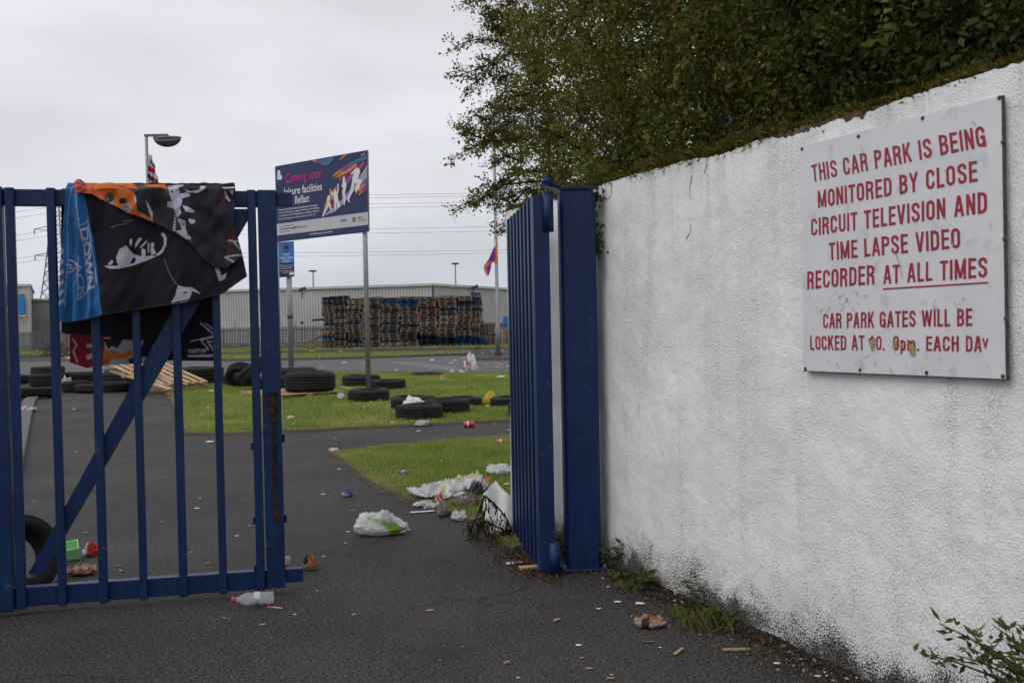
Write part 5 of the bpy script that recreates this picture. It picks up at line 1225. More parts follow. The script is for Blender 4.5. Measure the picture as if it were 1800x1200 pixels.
for c, (x0, x1, yt) in enumerate(cols_px):
    xc = (x0 + x1) / 2; D = TD + (0, .1, .15, .05, -.05, 0, .05, 0, .1, .25)[c]
    b = AT(xc, 611, D); wid = (x1 - x0) / F_PX * D; zt = AT(xc, yt, D).z; n = round(zt / .1345); lay = zt / n; drift = 0
    for k in range(n):
        q = rr.random(); col = special.get((c, k)) or ('brown' if q < .34 else 'grey-brown' if q < .68 else 'reddish brown' if q < .84 else 'dark' if q < .93 else 'pale')
        drift = drift * .7 + rr.uniform(-.05, .05)
        yaw = rr.gauss(0, .025); sx = wid * rr.uniform(.95, 1.05) * (1 if col not in ('blue', 'red', 'navy') else 1.03)
        tilt = rr.gauss(0, .004) if k < n - 1 else rr.choice((-.03, .02, .01))
        if (c, k) == (1, n - 1): tilt = -.035; sx *= 1.35
        place_pallet(col, rr.randrange(5), (b.x + drift, D + .6 + rr.uniform(-.05, .05), k * lay), (0, tilt, yaw), (sx, 1, lay / .146), f'{col} pallet, {ordn[k]} from the bottom in the {ordn[c]} stack of the tower from left', 'pallets stacked in the bonfire tower')
# the rest of the tower, packed behind the front stacks
rr = random.Random(4); BV, BF, BC = [], [], []; pm_ = [pallet_mesh('p', seed=v, nb=5) for v in range(3)]
PMD = []
for me_ in pm_:
    v_ = np.array([q.co[:] for q in me_.vertices]); f_ = np.array([tuple(q.vertices) for q in me_.polygons]); PMD.append((v_, f_)); bpy.data.meshes.remove(me_)
xa, xb = AT(572, 600, TD).x, AT(843, 600, TD).x; base = 0
for row in range(3):
    x = xa + rr.uniform(0, .5)
    while x < xb - .4:
        for k_ in range(20):
            v_, f_ = PMD[rr.randrange(3)]; a = rr.gauss(0, .05); R2 = np.array(((math.cos(a), -math.sin(a), 0), (math.sin(a), math.cos(a), 0), (0, 0, .9)))
            BV.append(v_ @ R2.T + np.array((x + rr.uniform(-.06, .06), TD + 1.9 + 1.25 * row, k_ * .132))); BF.append(f_ + base); base += len(v_)
            BC.append(np.tile(np.array(rr.choice([(.10, .07, .05), (.08, .06, .05), (.12, .08, .055), (.05, .04, .035), (.02, .05, .12)])), (len(v_), 1)))  # rear pallets coloured darker, painting in the shade of the gaps
        x += 1.03
tag(link('pallets_behind', np_mesh('pallets_behind', np.concatenate(BV), np.concatenate(BF), np.concatenate(BC)), mat('shade_darkened_wood', (1, 1, 1), (.7, .7, .7), 5, .9, vc=True)), 'rows of pallets packed behind the front stacks of the tower', 'pallets', kind='stuff')
# smaller stacks and loose ones to the right
for c, (x0, x1, yt, nm_) in enumerate(((846, 869, 569.5, 'short stack right of the tower'), (853, 873, 586, 'lowest stack right of the tower'))):
    D = TD + (1.6, .1)[c]; xc = (x0 + x1) / 2; b = AT(xc, 608, D); zt = AT(xc, yt, D).z; n = round(zt / .135); lay = zt / n; wid = (x1 - x0) / F_PX * D
    for k in range(n):
        place_pallet(rr.choice(['brown', 'grey-brown', 'reddish brown', 'dark', 'brown']), rr.randrange(3), (b.x + rr.uniform(-.03, .03), D + .6, k * lay), (0, rr.gauss(0, .006), rr.gauss(0, .03)), (wid, 1, lay / .146), f'pallet {ordn[k]} from the bottom of the {nm_}', 'loose pallets beside the tower')
for i, (x, col, lb) in enumerate(((886, 'pale', 'pale pallet leaning upright against the fence beside the street lamp'), (896, 'brown', 'brown pallet leaning upright on the fence at the gate edge'))):
    b = AT(x, 609, TD + .5); place_pallet(col, i, (b.x, TD + .5, .42), (R(-108), 0, R(8 * i)), (.62, .72, 1), lb, 'loose pallets beside the tower')
b = AT(848, 609, TD - .5); place_pallet('blue', 1, (b.x, TD - .4, .26), (0, R(52), R(20)), (.55, .7, .8), 'blue pallet tipped against the right foot of the tower', 'loose pallets beside the tower')
# planks lying left of the tower
for i, (a, b, lb, col) in enumerate((((549, 563), (568, 561), 'long plank sticking out of the tower side in mid air', 'dark'), ((528, 608), (566, 590), 'grey plank leaning on the left foot of the tower', 'grey-brown'), ((520, 609), (560, 607), 'brown plank lying on the grass left of the tower', 'brown'), ((392, 609), (440, 607), 'old pallet wood lying by the fence near the gate lock post', 'reddish brown'))):
    D = TD + (.6, .2, -.2, 1.0)[i]; tag(MB().bar(AT(a[0], a[1], D), AT(b[0], b[1], D + (.4 if i < 2 else 0)), .09, .14).build('plank', PM[col]), lb, 'plank', 'loose planks by the tower')

# two full pallets near the tyres, board by board
m_fresh = wood('fresh_pine', (.46, .315, .185), .7)
def big_pallet(M, label, L=1.2, Wd=1.0, H=.144, nb=7):
    root = empty('pallet', M.translation, label, 'pallet', 'new pine pallets by the tyres')
    ax = [Vector(M.col[i][:3]).normalized() for i in range(3)]; k = M.col[0][:3]; o_ = M.translation; rr = random.Random(int(L * 77))
    def bx(name, c, s): MB().box(o_ + ax[0] * c[0] + ax[1] * c[1] + ax[2] * c[2], s, ax).build(name, m_fresh, root, bevel=.004)
    t = .024
    for i in range(nb): bx('deck_board', (0, -L / 2 + .06 + (L - .12) * i / (nb - 1), H - t / 2), (Wd * rr.uniform(.985, 1), .105, t))
    for x in (-Wd / 2 + .06, 0, Wd / 2 - .06):
        bx('stringer_board', (x, 0, H - 1.5 * t - .002), (.11, L * .995, t)); bx('bottom_board', (x, 0, t / 2), (.11, L * .99, t))
        for y in (-L / 2 + .07, 0, L / 2 - .07): bx('block', (x, y, H / 2 - t / 2), (.125, .135, H - 3 * t - .006))
    return root
def frame(o_, x, y):
    x = x.normalized(); z = x.cross(y).normalized(); y = z.cross(x); M = Matrix((x, y, z)).transposed().to_4x4(); M.translation = o_; return M
r0_ = G(268, 691, .02); ex = Vector((-1.61, 1.15, .52)).normalized(); ey = Vector((-.58, -.81, 0))
big_pallet(frame(r0_ + ex * 1.02 - ey.normalized() * .65 + Vector((0, 0, .02)), ex, ey), 'new pine pallet tilted up on tyres behind the near gate leaf', 1.3, 2.05, .15)
c_ = AT(512, 690, 18.35); c_.z = -.035
big_pallet(frame(c_, Vector((math.cos(R(38)), math.sin(R(38)), 0)), Vector((-math.sin(R(38)), math.cos(R(38)), 0))), 'new pine pallet flat on the lawn under the biggest tyre', 1.5, 1.3, .14)

for i, (a_, b_, lb) in enumerate((((118, 628), (182, 648), 'pale board sticking out left of the tilted pallet'), ((196, 652), (300, 684), 'loose pale board lying along the tilted pallet'), ((232, 650), (330, 676), 'second loose pale board fanned across the tilted pallet'), ((596, 679), (628, 686), 'short pale board lying on the grass behind the pole tyre'))):
    z0, z1 = ((.62, .45), (.42, .16), (.46, .14), (.03, .03))[i]; tag(MB().bar(G(*a_, z0), G(*b_, z1), .03, .11).build('board', m_fresh, bevel=.004), lb, 'board', 'loose pale boards by the tyres')
# ================================================================ TYRES
m_rub = mat('tyre_rubber', (.0105, .0105, .011), (.007, .007, .0075), 20, .75, .35, 90, spec=.28, big=(5, (1.5, 1.45, 1.4), .5, .8))
def tyre_mesh(seed):
    """unit tyre: outer radius 1, height (width) 1, lying flat, base at z = 0"""
    ri = (.60, .56, .64, .58, .62)[seed]
    prof = [(ri, .10), (ri - .015, .5), (ri, .90), (.64, .955), (.66, .985), (.70, .99), (.76, 1.0), (.84, .985), (.855, .965), (.87, .975), (.93, .94), (.97, .86), (.992, .78)]
    for zc in ((.70, .57, .43, .30), (.66, .5, .34), (.72, .61, .5, .39, .28), (.68, .58, .42, .32), (.64, .36))[seed]: prof += [(.998, zc + .05), (.998, zc + .018), (.972, zc + .014), (.972, zc - .014), (.998, zc - .018)]
    prof += [(.992, .22), (.97, .14), (.93, .06), (.87, .025), (.855, .035), (.84, .015), (.76, .0), (.70, .01), (.64, .045)]
    n = 72; mb = MB(); P = len(prof); vs_ = []
    for i in range(n):
        a = 6.283185 * i / n
        for j, (r, z) in enumerate(prof):
            k = r * (1 - .012 * (i % (3 + seed % 2) == 0) * (r > .985)) * (1 + .012 * math.sin(2 * a + seed) + .008 * math.sin(3 * a)); vs_.append((k * math.cos(a), k * math.sin(a), z * (1 + .03 * math.sin(2 * a + seed * 2)) if z > .5 else z))
    mb.add(vs_, [(i * P + j, ((i + 1) % n) * P + j, ((i + 1) % n) * P + (j + 1) % P, i * P + (j + 1) % P) for i in range(n) for j in range(P)])
    me = mb.mesh('tyre'); me.flip_normals() if False else None
    bm = bmesh.new(); bm.from_mesh(me); bmesh.ops.recalc_face_normals(bm, faces=bm.faces); bm.to_mesh(me); bm.free()
    me.polygons.foreach_set('use_smooth', [True] * len(me.polygons)); me.materials.append(m_rub); return me
TYS = []
m_dusty = mat('dusty_rubber', (.022, .021, .0195), (.009, .009, .009), 6, .88, .4, 60, spec=.2, big=(3, (1.8, 1.7, 1.5), .5, .8))
for k_ in range(5):
    t_m = tyre_mesh(k_); TYS.append(t_m)
    if k_ % 2: t_m.materials.clear(); t_m.materials.append(m_dusty)
TY = TYS[0]; tyre_n = [0]
def tyre(x0, x1, yt, yb, label, z=0.0, rot=None, tilt=(0, 0), hh=None, grass_=False):
    Df = G((x0 + x1) / 2, yb, z + (.05 if grass_ else 0)).y; Rr = (x1 - x0) * Df / (2 * F_PX - (x1 - x0)); D = Df + Rr
    c = AT((x0 + x1) / 2, yb, D)
    if hh is None: z = max(z, .012)
    h = hh or max(.14, AT((x0 + x1) / 2, yt, D + Rr * .8).z - z)
    tyre_n[0] += 1; o = bpy.data.objects.new('tyre', TYS[tyre_n[0] % 5]); COL.objects.link(o)
    o.location = (c.x, D, z); o.scale = (Rr, Rr, h); o.rotation_euler = (tilt[0], tilt[1], random.uniform(0, 6))
    tag(o, label, 'tyre', 'old tyres scattered by the path and lawn')
    return o
tyre(695, 780, 707, 735, 'black tyre lying nearest on the lawn with a white bag behind it', grass_=True)
tyre(687, 767, 693, 719, 'tyre behind the nearest lawn tyre, white bag lying in its hole', grass_=True)
tyre(743, 826, 698, 725, 'tall tyre on the lawn right of the nearest one', grass_=True)
tyre(776, 848, 695, 713, 'tyre half hidden behind the tall lawn tyre', grass_=True)
tyre(861, 940, 694, 713, 'lawn tyre at the edge of the blue gate leaf beside yellow litter', grass_=True)
tyre(893, 975, 703, 731, 'lawn tyre almost wholly hidden by the blue gate leaf', grass_=True)
tyre(611, 685, 681, 705, 'tyre with the notice board pole standing in its hole', grass_=True)
tyre(648, 714, 665, 684, 'tyre lying just behind the one round the notice board pole', grass_=True)
tyre(601, 669, 657, 678, 'tyre behind the notice board pole at the back of the lawn', grass_=True)
zp = .105
tyre(500, 590, 651, 690, 'biggest black tyre, lying on the pine pallet', z=zp)
tyre(468, 556, 645, 677, 'tyre half hidden behind the biggest tyre')
tyre(392, 445, 655, 681, 'tyre lying on the ground left of the gate lock post')
o = tyre(396, 452, 636, 668, 'tyre tipped up showing its hole, left of the gate lock post', z=.20, tilt=(R(44), R(-14)), hh=.22)
o = tyre(424, 480, 640, 660, 'upright tyre at the top of the heap beside the gate lock post', z=.34, tilt=(R(30), R(30)), hh=.24)
tyre(722, 778, 655, 662, 'flat tyre at the far edge of the lawn', hh=.09)
tyre(322, 395, 658, 677, 'lower tyre under the towel right of the tilted pallet')
tyre(318, 392, 640, 663, 'upper tyre under the towel right of the tilted pallet', z=.2, hh=.21)
tyre(54, 113, 655, 681, 'lower tyre of the two piled behind the second gate bar')
tyre(56, 112, 640, 660, 'upper tyre of the two piled behind the second gate bar', z=.24, hh=.2)
tyre(104, 172, 651, 675, 'tyre under the tilted pine pallet left end', hh=.27)
tyre(135, 233, 670, 691, 'long black tyre lying in front under the tilted pallet')
tyre(10, 96, 679, 703, 'tyre in the gutter by the path kerb behind the gate', tilt=(0, R(5)))
tyre(-2, 52, 658, 676, 'tyre farthest left on the car park behind the gate')
tyre(168, 238, 656, 675, 'tyre hidden under the raised middle of the tilted pallet', hh=.26)
tyre(186, 262, 650, 664, 'tyre at the back below the red corner of the towel', z=.0, hh=.22)
tyre(-30, 34, 682, 704, 'tyre cut off by the hinge stile at the far left')
tyre(452, 520, 660, 683, 'tyre behind the gate lock post beside the flat pallet', grass_=True)
tyre(110, 160, 668, 690, 'small tyre beside the silver bag on the path')
b = G(34, 1040); o = bpy.data.objects.new('tyre', TY); COL.objects.link(o); o.scale = (.21, .21, .15)
ax_ = Vector((.80, -.50, .42)).normalized(); o.rotation_euler = ax_.to_track_quat('Z', 'Y').to_euler(); o.location = (b.x - .09, b.y + .10, .135)
tag(o, 'worn tyre leaning behind the foot of the near gate leaf', 'tyre', 'old tyres scattered by the path and lawn')

# ================================================================ LITTER
m_plast = mat('thin_plastic', (1, 1, 1), (.86, .86, .88), 8, .4, .3, 40, vc=True, spec=.45, trans=.2)
m_paper = mat('paper', (1, 1, 1), (.85, .85, .85), 20, .85, .2, 60, vc=True, spec=.2)
def crumple(name, px, py, wpx, dep, hgt, base, label, cat, paints=(), material=None, group=None, seed=1, shape=None, ang=0., wr=1.0, z=.004, pinch=0., ppx=()):
    """crumpled sheet or bag: closed lumpy form resting on the ground, wrinkled by noise; paints are (test on unit coords, colour)"""
    c = G(px, py, z); D = c.y; L_ = wpx * D / F_PX / 2; W_ = dep / 2; n1, n2 = 72, 24; V = []; C = []
    ca, sa = math.cos(ang), math.sin(ang)
    for j in range(n2 + 1):
        v = -1 + 2 * j / n2                         # underside to top
        for i in range(n1):
            a = 6.283185 * i / n1; e_ = math.cos(math.asin(max(-1, min(1, v))))
            e_ = max(e_, .02)
            ux, uy, uz = math.cos(a) * e_, math.sin(a) * e_, v
            w = wr * (.16 * noise.noise((ux * 1.7 + seed, uy * 1.7, uz * 1.7)) + .10 * noise.noise((ux * 4 + seed, uy * 4, uz * 4)) + .05 * abs(noise.noise((ux * 9 + seed, uy * 9, uz * 9))))
            rg = (1 - abs(noise.noise((ux * 2.6 + seed * 3, uy * 2.6, uz * 1.2)))) ** 4 * .5 + (1 - abs(noise.noise((ux * 5.5, uy * 5.5 + seed, uz * 2)))) ** 5 * .28 - .3
            k = 1 + w + wr * .10 * rg; tap = 1 - pinch * max(0, ux) ** 1.2
            x, y, zz_ = ux * k * L_, uy * k * W_ * tap, max(0, (uz * .62 + .42) * k * (1 + .6 * noise.noise((ux * 2.2, uy * 2.2, seed)) + .75 * wr * rg)) * hgt * tap
            V.append((c.x + x * ca - y * sa, c.y + x * sa + y * ca, z + zz_)); cc = base
            for f_, q in paints:
                if f_(ux, uy, uz): cc = q
            C.append(cc)
    Fa = [(j * n1 + i, j * n1 + (i + 1) % n1, (j + 1) * n1 + (i + 1) % n1, (j + 1) * n1 + i) for j in range(n2) for i in range(n1)]
    C = np.array(C)
    for pp, q in ppx: C[inside(pp, project(V))] = q
    return tag(link(name, np_mesh(name, V, np.array(Fa), C, True), material or m_plast), label, cat, group)
WT = (.66, .66, .68)
crumple('carrier_bag', 670, 937, 100, .2, .115, WT, 'white and lime green carrier bag lying on the path', 'bag', seed=3, pinch=.55, wr=.7, ppx=[([(644, 909), (662, 910), (692, 920), (714, 928), (703, 935), (690, 944), (684, 934), (676, 924), (660, 917)], (.22, .42, .03)), ([(636, 938), (646, 940), (640, 946), (632, 944)], (.30, .45, .10))])
crumple('carrier_bag', 828, 654, 22, .30, .36, WT, 'white shopping bag with pink print standing on the car park', 'bag', [(lambda x, y, z: ((x + .35) ** 2 + (z - .1) ** 2) ** .5 < .42 and y < .2 and ((x + .35) ** 2 + (z - .1) ** 2) ** .5 > .14, (.45, .04, .22))], seed=5, pinch=.2)
crumple('carrier_bag', 727, 714, 36, .28, .10, (.72, .72, .76), 'white plastic bag lying in the second lawn tyre', 'bag', seed=8, z=.13)
crumple('crisp_packet', 514, 738, 22, .1, .05, (.62, .50, .47), 'pale crumpled crisp packet with red print on the middle lawn', 'wrapper', [(lambda x, y, z: x > .35, (.5, .06, .03))], seed=9)
crumple('silver_bag', 118, 688, 18, .16, .24, (.46, .46, .50), 'crumpled silvery bag by the tyres behind the gate', 'bag', seed=12)
crumple('yellow_bag', 862, 711, 22, .16, .16, (.62, .45, .03), 'bright yellow wrapper beside the lawn tyre near the gate edge', 'wrapper', seed=13)
crumple('drinks_cup', 795, 657, 9, .09, .10, (.55, .54, .40), 'cream paper cup lying beside the pink printed bag', 'cup', seed=14, wr=.3)
crumple('clear_bag', 812, 655, 10, .08, .04, (.5, .52, .58), 'flat clear plastic beside the pink printed bag', 'wrapper', seed=15)
crumple('paper_wrapper', 600, 703, 13, .12, .10, (.55, .55, .62), 'white wrapper with orange print on the lawn below the pallet', 'wrapper', [(lambda x, y, z: x > .4 and z < .2, (.55, .2, .05))], seed=16)
crumple('paper_wrapper', 684, 722, 12, .10, .08, (.5, .28, .24), 'pink and white wrapper left of the nearest lawn tyre', 'wrapper', [(lambda x, y, z: x > .3, WT)], seed=17)
crumple('paper_wrapper', 779, 669, 13, .2, .10, (.52, .5, .5), 'white and orange wrapper at the back of the lawn', 'wrapper', [(lambda x, y, z: z > .3, (.5, .22, .1))], seed=18)
crumple('tissue', 742, 748, 24, .12, .05, (.46, .44, .40), 'greyish torn tissue on the lawn edge below the nearest tyre', 'litter', seed=19, wr=1.6)
crumple('crushed_cup', 546, 1000, 28, .06, .05, (.24, .15, .09), 'crushed brown paper cup with orange band just right of the gate foot', 'cup', [(lambda x, y, z: -.1 < x < .35 and z > .1, (.42, .11, .03)), (lambda x, y, z: x < -.35 and z > .3, (.02, .02, .02))], m_paper, seed=20, wr=1.5)
crumple('paper_bag', 1142, 1099, 52, .10, .03, (.30, .22, .16), 'crumpled tan paper bag with orange print near the wall foot', 'bag', [(lambda x, y, z: -.25 < x < .5 and -.5 < y < .35 and z > 0, (.34, .09, .03)), (lambda x, y, z: -.6 < x < -.1 and y < -.3, (.03, .03, .03))], m_paper, seed=21, wr=1.4)
crumple('crisp_packet', 143, 1008, 52, .10, .035, (.34, .12, .08), 'flattened red and cream crisp packet behind the gate foot', 'wrapper', [(lambda x, y, z: math.sin(x * 9 + y * 5) > .25 and z > 0, (.5, .36, .24))], m_plast, seed=22)
crumple('wrapper', 160, 976, 26, .05, .045, (.40, .05, .02), 'small red and white wrapper on the path behind the gate', 'wrapper', [(lambda x, y, z: x < -.3, WT)], m_paper, seed=23, wr=1.6)
crumple('purple_wrapper', 611, 872, 20, .05, .045, (.15, .09, .36), 'purple and white sweet wrapper on the path', 'wrapper', [(lambda x, y, z: z < .2 and x < .3, (.42, .40, .55))], seed=24, wr=1.4)
crumple('blue_wrapper', 709, 831, 22, .05, .02, (.10, .15, .35), 'flat blue and white wrapper on the near lawn', 'wrapper', [(lambda x, y, z: abs(x) < .3, (.5, .52, .58))], seed=25, z=.05)
crumple('clear_sheet', 880, 832, 46, .25, .06, (.55, .57, .58), 'crumpled clear plastic sheet on the near lawn by the gate leaf', 'plastic sheet', seed=26, z=.03)
crumple('litter_paper', 130, 720, 1, .1, .02, WT, 'tiny white paper on the path behind the tilted pallet', 'paper', seed=2)
crumple('tangled_plastic', 40, 725, 34, .5, .06, (.50, .50, .58), 'tangle of white plastic in the gutter behind the leftmost bars', 'litter', [(lambda x, y, z: math.sin(x * 14) > .6, (.2, .1, .2))], seed=28, wr=2)
# heap of plastic sheets and cloth at the lawn corner
crumple('white_sheet', 775, 872, 95, .34, .065, (.62, .62, .62), 'white plastic sheet spread over the lawn corner', 'plastic sheet', [(lambda x, y, z: .12 < x - .3 * y < .35, (.56, .52, .24))], seed=31, wr=1.7, z=.02)
crumple('white_sheet', 820, 862, 70, .3, .075, (.64, .64, .65), 'second white sheet ruffled up behind the brown cloth', 'plastic sheet', [(lambda x, y, z: -.6 < x and -.1 < y < .35 and z > .2, (.58, .55, .25))], seed=33, wr=1.8, z=.03)
crumple('white_strip', 745, 888, 46, .07, .025, (.6, .6, .6), 'narrow white plastic strip hanging off the lawn corner', 'plastic sheet', seed=34, wr=1.3, ang=.7)
crumple('white_strip', 762, 893, 34, .07, .03, (.6, .6, .6), 'short white plastic strip beside the red crumpled can', 'plastic sheet', seed=35, wr=1.4, ang=.5)
crumple('brown_cloth', 822, 888, 52, .22, .06, (.135, .105, .085), 'grey brown cloth lying on the lawn corner', 'cloth', [(lambda x, y, z: -.6 < x < -.05 and abs(y + .3 - .3 * math.sin(x * 8)) < .12, (.5, .48, .46))], m_paper, seed=36, wr=.9, z=.02)
crumple('dark_bag', 838, 869, 26, .12, .07, (.03, .032, .036), 'small black bag between the white sheets', 'bag', seed=37, z=.03)
crumple('crisp_packet', 850, 855, 34, .12, .06, (.22, .10, .10), 'dark and orange wrapper behind the heap of sheets', 'wrapper', [(lambda x, y, z: x > .1, (.48, .24, .05))], seed=38, z=.03)
crumple('crushed_can', 774, 884, 18, .06, .055, (.42, .05, .06), 'crushed red and silver can at the lawn corner', 'can', [(lambda x, y, z: math.sin(x * 7 + z * 5) > .4, (.5, .45, .45))], m_paper, seed=39, z=.02)
crumple('grey_bag', 778, 906, 18, .1, .07, (.22, .20, .185), 'dull grey thin bag below the crushed can', 'bag', seed=40)
crumple('white_scrap', 808, 913, 26, .08, .04, (.60, .60, .60), 'white torn plastic at the tarmac edge by the dead branch', 'litter', seed=41, wr=1.7)
# big white sheet standing behind the dead branch
def sheet_pt(x, y, o_):
    a = G(875, 947); z = AT(x, y, a.y).z; return AT(x, y, a.y + .06 + max(0, z) * .75) + Vector((0, -o_, 0))
f = cloth('white_foam_sheet', [(871, 845), (877, 852), (886, 862), (900, 872), (925, 885), (930, 950), (884, 948), (868, 944), (858, 930), (852, 905), (848, 880), (851, 866), (860, 855)], sheet_pt, [], (.62, .62, .63), 1.6, m_plast, None, lambda x, y: .03 * noise.noise((x * .05, y * .04, 2)) + .012 * math.sin(x * .2))
tag(f, 'big crumpled white foam sheet propped between dead branch and gate leaf', 'plastic sheet')
# dead branch
db = empty('dead_branch', G(890, 958), 'fallen dead branch with withered dark leaves against the blue gate leaf', 'branch')
rr = random.Random(8); P = []; C = []
for pts in ([(852, 871), (866, 882), (880, 897), (892, 914), (900, 935)], [(852, 871), (845, 890), (835, 915), (822, 940)], [(845, 912), (862, 920), (880, 929), (898, 938)], [(822, 918), (840, 912), (852, 905)], [(892, 914), (890, 935), (893, 958)], [(898, 938), (905, 950), (912, 965)]):
    Q = [AT(x, y, 5.95 + .02 * i) for i, (x, y) in enumerate(pts)]
    MB().tube(Q, [.007 - .004 * i / len(Q) for i in range(len(Q))], 6).build('stick', m_bark, db, True)
    for a, b in zip(Q[:-1], Q[1:]):
        for k in range(26):
            p = a.lerp(b, rr.random()); dz = rr.random() ** 1.5 * .14
            P.append((p + Vector((rr.gauss(0, .012), rr.gauss(0, .012), -min(dz, max(0, p.z - .01)))))[:]); C.append(rr.choice([(.03, .028, .016), (.045, .04, .022), (.025, .022, .015), (.05, .045, .02)]))
V, Fa = leaf_verts(np.array(P), .04, .012, np.tile((0, 0, -1.2), (len(P), 1))); V[:, 2] = np.maximum(V[:, 2], .004)
link('withered_leaves', np_mesh('withered_leaves', V, Fa, np.repeat(np.array(C), 4, 0), False, off(db)), m_leaf, db)
# drinks cans and bottle
def can(px, py, L_, ang, label, c1, group='drinks cans'):
    c = G(px, py); d = Vector((math.cos(ang), math.sin(ang), 0)); r = L_ * .28; c.z = r
    root = empty('drinks_can', Vector((c.x, c.y, 0)), label, 'can', group)
    MB().tube([c - d * L_ * .46, c - d * L_ * .40, c + d * L_ * .40, c + d * L_ * .46], [r * .82, r, r, r * .82], 18).build('body', c1, root, True)
    MB().tube([c + d * L_ * .46, c + d * L_ * .49], [r * .8, r * .74], 18).build('lid', m_steel, root, True)
    MB().tube([c - d * L_ * .46, c - d * L_ * .485], [r * .78, r * .7], 18).build('base', m_steel, root, True)
    MB().tube([c - d * L_ * .18, c - d * L_ * .05], r * 1.008, 18, False).build('white_band', m_wht, root, True)
m_canred = mat('can_red', (.45, .03, .03), (.38, .02, .025), 10, .3, spec=.5)
can(824, 751, .135, .15, 'red and white drinks can on the path at the lawn edge', m_canred)
can(882, 783, .12, .1, 'red drinks can lying on the near lawn beside the gate leaf', m_canred)
can(586, 797, .10, .5, 'small faded red can at the tip of the near lawn', mat('can_faded', (.42, .22, .22), (.5, .45, .45), 20, .5))
c = G(447, 1068); d = Vector((.985, .16, 0)).normalized(); r_b = .029; c.z = r_b + .016
bt_ = empty('plastic_bottle', Vector((c.x, c.y, 0)), 'clear plastic bottle with red cap lying under the gate foot', 'bottle')
m_clear = bpy.data.materials.new('clear_plastic'); m_clear.use_nodes = True; q = m_clear.node_tree.nodes['Principled BSDF']; q.inputs['Base Color'].default_value = (.85, .88, .9, 1); q.inputs['Roughness'].default_value = .12; q.inputs['Alpha'].default_value = .2; q.inputs['IOR'].default_value = 1.4
nbn = m_clear.node_tree.nodes.new('ShaderNodeTexNoise'); nbn.inputs['Scale'].default_value = 90; bpn = m_clear.node_tree.nodes.new('ShaderNodeBump'); bpn.inputs['Strength'].default_value = .6; m_clear.node_tree.links.new(nbn.outputs[0], bpn.inputs['Height']); m_clear.node_tree.links.new(bpn.outputs[0], q.inputs['Normal'])
pr = [(-.085, .011), (-.075, .011), (-.07, .013), (-.05, .024), (-.03, r_b), (-.005, r_b * .92), (.02, r_b), (.045, r_b * .95), (.07, r_b), (.086, r_b * .9), (.09, r_b * .6)]
MB().tube([c + d * a for a, _ in pr], [b for _, b in pr], 20).build('bottle_body', m_clear, bt_, True)
MB().tube([c - d * .100, c - d * .083], .0135, 14).build('cap', m_canred, bt_, True)
MB().tube([c + d * .0, c + d * .028], r_b * 1.01, 20, False).build('label_band', mat('bottle_label', (.30, .33, .40), (.5, .5, .52), 40, .4), bt_, True)
a, b = G(470, 1066, .02), G(497, 1068, .018); o = MB().tube([a, b], .0032, 8).build('drinking_straw', mat('straw', (.55, .35, .36), (.45, .08, .1), 30, .5)); tag(o, 'pink striped drinking straw beside the plastic bottle', 'straw')
# paper cup standing behind the lock post
cb_ = G(503, 1003); root = empty('paper_cup', cb_, 'tan paper cup with red print half hidden behind the gate lock post', 'cup')
MB().tube([cb_ + Z3 * .003, cb_ + Z3 * .072], [.023, .028], 18).build('cup_body', mat('cup_tan', (.32, .25, .20), (.28, .21, .16), 30, .8), root, True)
t_ = text_quad('lettering', 'R', cb_ + Vector((.004, -.0265, .018)), cb_ + Vector((.004, -.0275, .038)), cb_ + Vector((.020, -.0225, .018)), Vector((0, -1, 0)), m_red, root, .02, .003)
# green plastic tub behind the gate
g0 = G(118, 985); tub = empty('green_tub', g0, 'pale green plastic tub tipped over behind the gate brace', 'tub')
ax = Vector((.9, .42, .1)).normalized(); ay = Vector((-.4, .85, .3)).normalized(); az = ax.cross(ay); c = g0 + Z3 * .055
m_green = mat('green_plastic', (.33, .66, .30), (.28, .60, .26), 8, .4)
for sx, sy, sz in ((.06, 0, 0), (-.06, 0, 0)): MB().box(c + ax * sx, (.005, .10, .065), (ax, ay, az)).build('side', m_green, tub)
for sy in (.05, -.05): MB().box(c + ay * sy, (.115, .005, .065), (ax, ay, az)).build('side', m_green, tub)
MB().box(c - az * .032, (.114, .094, .004), (ax, ay, az)).build('base', m_green, tub)
# sticks of wood and white strips lying about
def stick(px0, py0, px1, py1, w, h, material, label, cat='stick', z=.006):
    a, b = G(px0, py0, z), G(px1, py1, z); tag(MB().bar(a + Z3 * h / 2, b + Z3 * h / 2, h, w).build('stick', material, bevel=.001), label, cat, 'loose sticks and strips')
stick(722, 901, 763, 898, .022, .006, m_wht, 'straight white plastic strip on the path by the lawn corner', 'strip')
stick(913, 1001, 950, 998, .045, .016, m_fresh, 'short pale wood offcut at the foot of the far gate leaf', 'wood')
stick(1270, 1143, 1317, 1142, .010, .008, m_fresh, 'thin pale stick beside the wall foot grass')
stick(890, 991, 918, 988, .04, .006, m_lg, 'flat white scrap left of the wood offcut', 'scrap')
stick(1186, 1150, 1200, 1140, .012, .006, m_fresh, 'short pale splinter near the tan paper bag')
stick(1130, 1127, 1150, 1128, .008, .005, PM['brown'], 'thin brown splinter below the tan paper bag')
stick(974, 1091, 984, 1088, .012, .006, PM['pale'], 'tiny pale wood chip on the tarmac in front of the post')
stick(886, 1166, 896, 1163, .014, .006, PM['pale'], 'tiny wood chip near the lower middle of the tarmac')
stick(1066, 1192, 1080, 1192, .012, .005, PM['pale'], 'pale chip at the lower edge of the tarmac')
